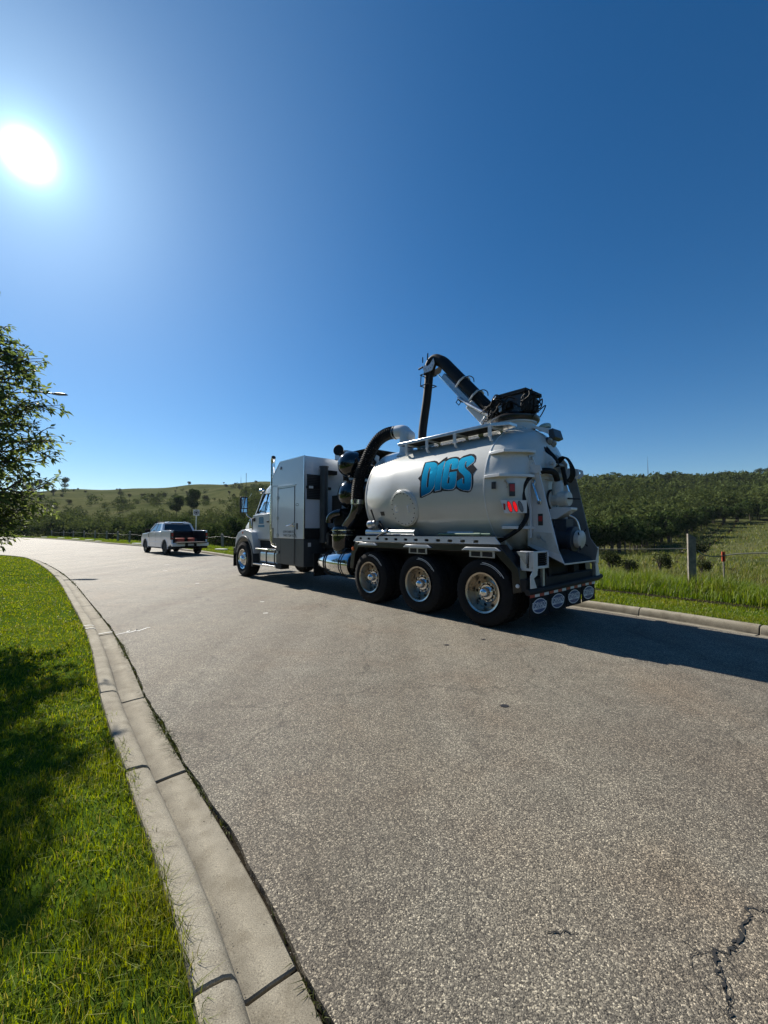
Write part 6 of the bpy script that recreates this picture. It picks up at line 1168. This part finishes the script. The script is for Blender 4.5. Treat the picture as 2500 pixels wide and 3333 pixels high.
for s in (1, -1):
    K('body_side', MB().prism(side, 'y', s*.90, s*1.0), 'pwhite', bevel=.03, seg=3, smooth=40)
    for cx in (0, 3.68): K('arch_lip', MB().prism(arch(cx, .50, -5, 185, 14)+arch(cx, .545, 185, -5, 14), 'y', s*.96, s*1.015), 'pwhite', bevel=.006); K('wheel_well', MB().prism(arch(cx, .49, -10, 190, 14), 'y', s*.60, s*.985), 'chassis', smooth=0)
    K('sill_step', MB().bx(.65, 3.05, s*.90, s*1.02, .36, .42), 'plastic', bevel=.02); K('door_mould', MB().bx(.60, 3.08, s*1.0, s*1.012, .66, .74), 'pwhite', bevel=.006)
    for x in (.62, 1.66, 2.80): K('door_gap', MB().bx(x-.006, x+.006, s*.999, s*1.0025, .48, 1.32), 'sticker_dark', smooth=0)
    for x in (.86, 1.90): K('door_handle', MB().bx(x-.10, x+.10, s*1.0, s*1.03, 1.16, 1.20), 'pwhite', bevel=.012)
    K('fender_vent', MB().bx(2.96, 3.04, s*1.0, s*1.006, 1.0, 1.22), 'plastic')
    m_ = K('side_mirror', MB().bx(2.52, 2.66, s*1.02, s*1.30, 1.30, 1.50), 'plastic', bevel=.03)
    # greenhouse
    lo, hi = [(.66, 1.33), (3.00, 1.32)], [(1.02, 1.84), (2.25, 1.84)]
    K('side_window', MB().add([(.98, s*.955, 1.36), (1.72, s*.955, 1.36), (1.72, s*.80, 1.80), (1.16, s*.80, 1.80)], [(0, 1, 2, 3)]), 'glass', smooth=0); K('side_window', MB().add([(1.80, s*.955, 1.36), (2.86, s*.955, 1.36), (2.26, s*.80, 1.80), (1.80, s*.80, 1.80)], [(0, 1, 2, 3)]), 'glass', smooth=0)
    K('pillar', MB().add([(.62, s*.96, 1.33), (.99, s*.96, 1.33), (1.17, s*.805, 1.82), (.92, s*.805, 1.82), (.62, s*.84, 1.33), (.99, s*.84, 1.33), (1.17, s*.70, 1.82), (.92, s*.70, 1.82)], [(0, 1, 2, 3), (7, 6, 5, 4), (0, 4, 5, 1), (1, 5, 6, 2), (2, 6, 7, 3), (3, 7, 4, 0)]), 'pwhite'); K('pillar', MB().bx(1.73, 1.79, s*.78, s*.95, 1.34, 1.36).add([(1.72, s*.957, 1.34), (1.80, s*.957, 1.34), (1.80, s*.802, 1.82), (1.72, s*.802, 1.82)], [(0, 1, 2, 3)]), 'plastic', smooth=0); K('pillar', MB().tube([(2.98, s*.95, 1.33), (2.28, s*.79, 1.82)], .045, 8), 'pwhite')
    K('window_sill', MB().bx(.66, 2.98, s*.90, s*.965, 1.31, 1.355), 'pwhite', bevel=.01)
    K('roof_rail', MB().tube([(.98, s*.72, 1.915), (2.2, s*.72, 1.92)], .02, 8), 'plastic')
    K('tail_lamp', MB().bx(-1.165, -.98, s*.88, s*1.012, .90, 1.30), 'plastic', bevel=.02, label='dark framed tail lamp'); K('tail_lens', MB().bx(-1.172, -1.16, s*.90, s*1.0, 1.08, 1.27).bx(-1.172, -1.16, s*.90, s*1.0, .93, 1.0), 'red_lens'); K('lamp_inset', MB().bx(-1.173, -1.162, s*.91, s*.99, 1.01, 1.07), 'clear_lens')
    K('bed_rail', MB().bx(-1.14, .60, s*.86, s*1.0, 1.385, 1.425), 'pwhite', bevel=.012); K('bed_wall', MB().bx(-1.13, .60, s*.80, s*.90, .70, 1.39), 'plastic'); K('rear_valance', MB().bx(-1.24, -.60, s*.45, s*.98, .38, .52), 'plastic', bevel=.02)
roof = K('roof', MB().loft([[(x, y, z) for y, z in ((-.80, 1.80), (.80, 1.80), (.80, 1.84), (.70, zt-.015), (.4, zt), (-.4, zt), (-.70, zt-.015), (-.80, 1.84))] for x, zt in ((.92, 1.90), (1.1, 1.925), (1.7, 1.94), (2.1, 1.93), (2.35, 1.86))]), 'pwhite', smooth=40)
K('brake_lamp', MB().bx(.905, .94, -.35, .35, 1.83, 1.87), 'plastic', roof); 
for y in (-.45, .45): K('roof_marker', MB().bx(.96, 1.08, y-.05, y+.05, 1.915, 1.955), 'pwhite', roof, bevel=.012)
K('rear_window', MB().add([(.64, -.80, 1.36), (.64, .80, 1.36), (.92, .70, 1.80), (.92, -.70, 1.80)], [(0, 1, 2, 3)]), 'glass', smooth=0); K('cab_back', MB().bx(.60, .66, -.90, .90, .6, 1.36), 'plastic'); K('window_surround', MB().add([(.63, -.86, 1.33), (.63, .86, 1.33), (.935, .76, 1.85), (.935, -.76, 1.85), (.645, -.80, 1.36), (.645, .80, 1.36), (.925, .70, 1.81), (.925, -.70, 1.81)], [(0, 1, 5, 4), (1, 2, 6, 5), (2, 3, 7, 6), (3, 0, 4, 7)]), 'plastic', smooth=0)
K('windscreen', MB().add([(2.98, -.90, 1.34), (2.98, .90, 1.34), (2.30, .76, 1.82), (2.30, -.76, 1.82)], [(0, 1, 2, 3)]), 'glass', smooth=0); K('bonnet', MB().loft([[(x, y, z) for y, z in ((-.93, zb), (.93, zb), (.93, zt-.05), (.7, zt), (-.7, zt), (-.93, zt-.05))] for x, zb, zt in ((2.9, 1.0, 1.34), (3.6, 1.0, 1.31), (4.3, .95, 1.23), (4.58, .6, 1.05))]), 'pwhite', smooth=40); K('front_bumper', MB().bx(4.5, 4.72, -.95, .95, .42, .68), 'pwhite', bevel=.04)
K('cab_floor', MB().bx(.64, 3.0, -.9, .9, .42, 1.0), 'chassis'); K('bed_floor', MB().bx(-1.14, .62, -.86, .86, .66, .72), 'plastic'); K('tailgate', MB().bx(-1.70, -1.15, -.80, .80, .70, .765), 'plastic', bevel=.012, label='lowered black tailgate'); K('tailgate_edge', MB().bx(-1.71, -1.69, -.79, .79, .705, .76), 'chassis')
bp = K('rear_bumper', MB().prism([(-1.36, .52), (-1.36, .70), (-1.16, .72), (-1.10, .52)], 'y', .32, 1.0), 'pwhite', bevel=.02); K('rear_bumper', MB().prism([(-1.36, .52), (-1.36, .70), (-1.16, .72), (-1.10, .52)], 'y', -1.0, -.32), 'pwhite', bevel=.02); K('bumper_step', MB().bx(-1.34, -1.12, -.34, .34, .50, .66), 'plastic', bp, bevel=.01); K('number_plate', MB().bx(-1.352, -1.345, -.16, .16, .555, .665), 'white_print', bp)
K('tow_hitch', MB().bx(-1.40, -1.1, -.04, .04, .42, .50), 'chassis'); K('rear_axle', MB().tube([(0, -.8, .4), (0, .8, .4)], .06, 10), 'chassis'); K('muffler', MB().tube([(-.8, -.45, .42), (.3, -.45, .45)], .09, 12), 'chassis'); K('frame', MB().bx(-1.1, 4.4, -.5, -.4, .45, .6).bx(-1.1, 4.4, .4, .5, .45, .6), 'chassis')
TP = MB().lathe([(.24, -.11), (.30, -.135), (.37, -.13), (.40, -.10), (.405, 0), (.40, .10), (.37, .13), (.30, .135), (.24, .11)], (0, 0, 0), (0, 1, 0), 48, lambda k, j, r: r-.012 if (k % 2 == 0 and 2 <= j <= 6) else r).mesh('pickup_tyre', M['rubber'], 30)
_r = MB().lathe([(.22, .11), (.245, .115), (.245, .10), (.215, .08), (.21, .0), (.0, .0)], (0, 0, 0), (0, 1, 0), 40)
for k in range(6):
    a = 2*math.pi*k/6; _r.tube([(.05*math.cos(a), .06, .05*math.sin(a)), (.22*math.cos(a), .085, .22*math.sin(a))], [.035, .028], 8)
_r.lathe([(.06, .05), (.055, .09), (0, .095)], (0, 0, 0), (0, 1, 0), 16); RP = _r.mesh('pickup_rim', M['rim_dark'], 35)
for x in (0, 3.68):
    for s in (1, -1):
        o = link('tyre', TP, PT); o.location = (x, s*.87, .405); o.rotation_euler = (0, x, 0 if s > 0 else math.pi); r = link('rim', RP, o)
for (x, y, w_, d_, lab) in ((-.75, .42, .42, .30, 'orange box on the tailgate side of the pickup bed, beside the tail lamp'), (-.75, -.22, .26, .30, 'narrow orange box in the middle of the pickup bed')):
    o = obj('orange_box', MB().bx(x-d_/2, x+d_/2, y-w_/2, y+w_/2, .722, .96).bx(x-d_/2-.01, x+d_/2+.01, y-w_/2-.01, y+w_/2+.01, .94, .975), 'orange', None, bevel=.01); o.location = PT.location; o.rotation_euler = PT.rotation_euler; tag(o, lab, 'box', 'orange boxes in the pickup bed')
# ------------------------------------------------------------------ summer haze: the air over the whole valley
mb = MB().bx(-1260, 1260, -1260, 1260, -12, 75); hz = link('haze', mb.mesh('haze', None, 0)); hz['kind'] = 'stuff'
m = bpy.data.materials.new('haze_air'); m.use_nodes = True; t = m.node_tree; t.nodes.clear(); o_ = N(t, 'ShaderNodeOutputMaterial'); vp = N(t, 'ShaderNodeVolumePrincipled')
vp.inputs['Color'].default_value = (.80, .90, 1.0, 1); vp.inputs['Density'].default_value = .00010; vp.inputs['Anisotropy'].default_value = .1
t.links.new(vp.outputs[0], o_.inputs['Volume']); hz.data.materials.append(m)
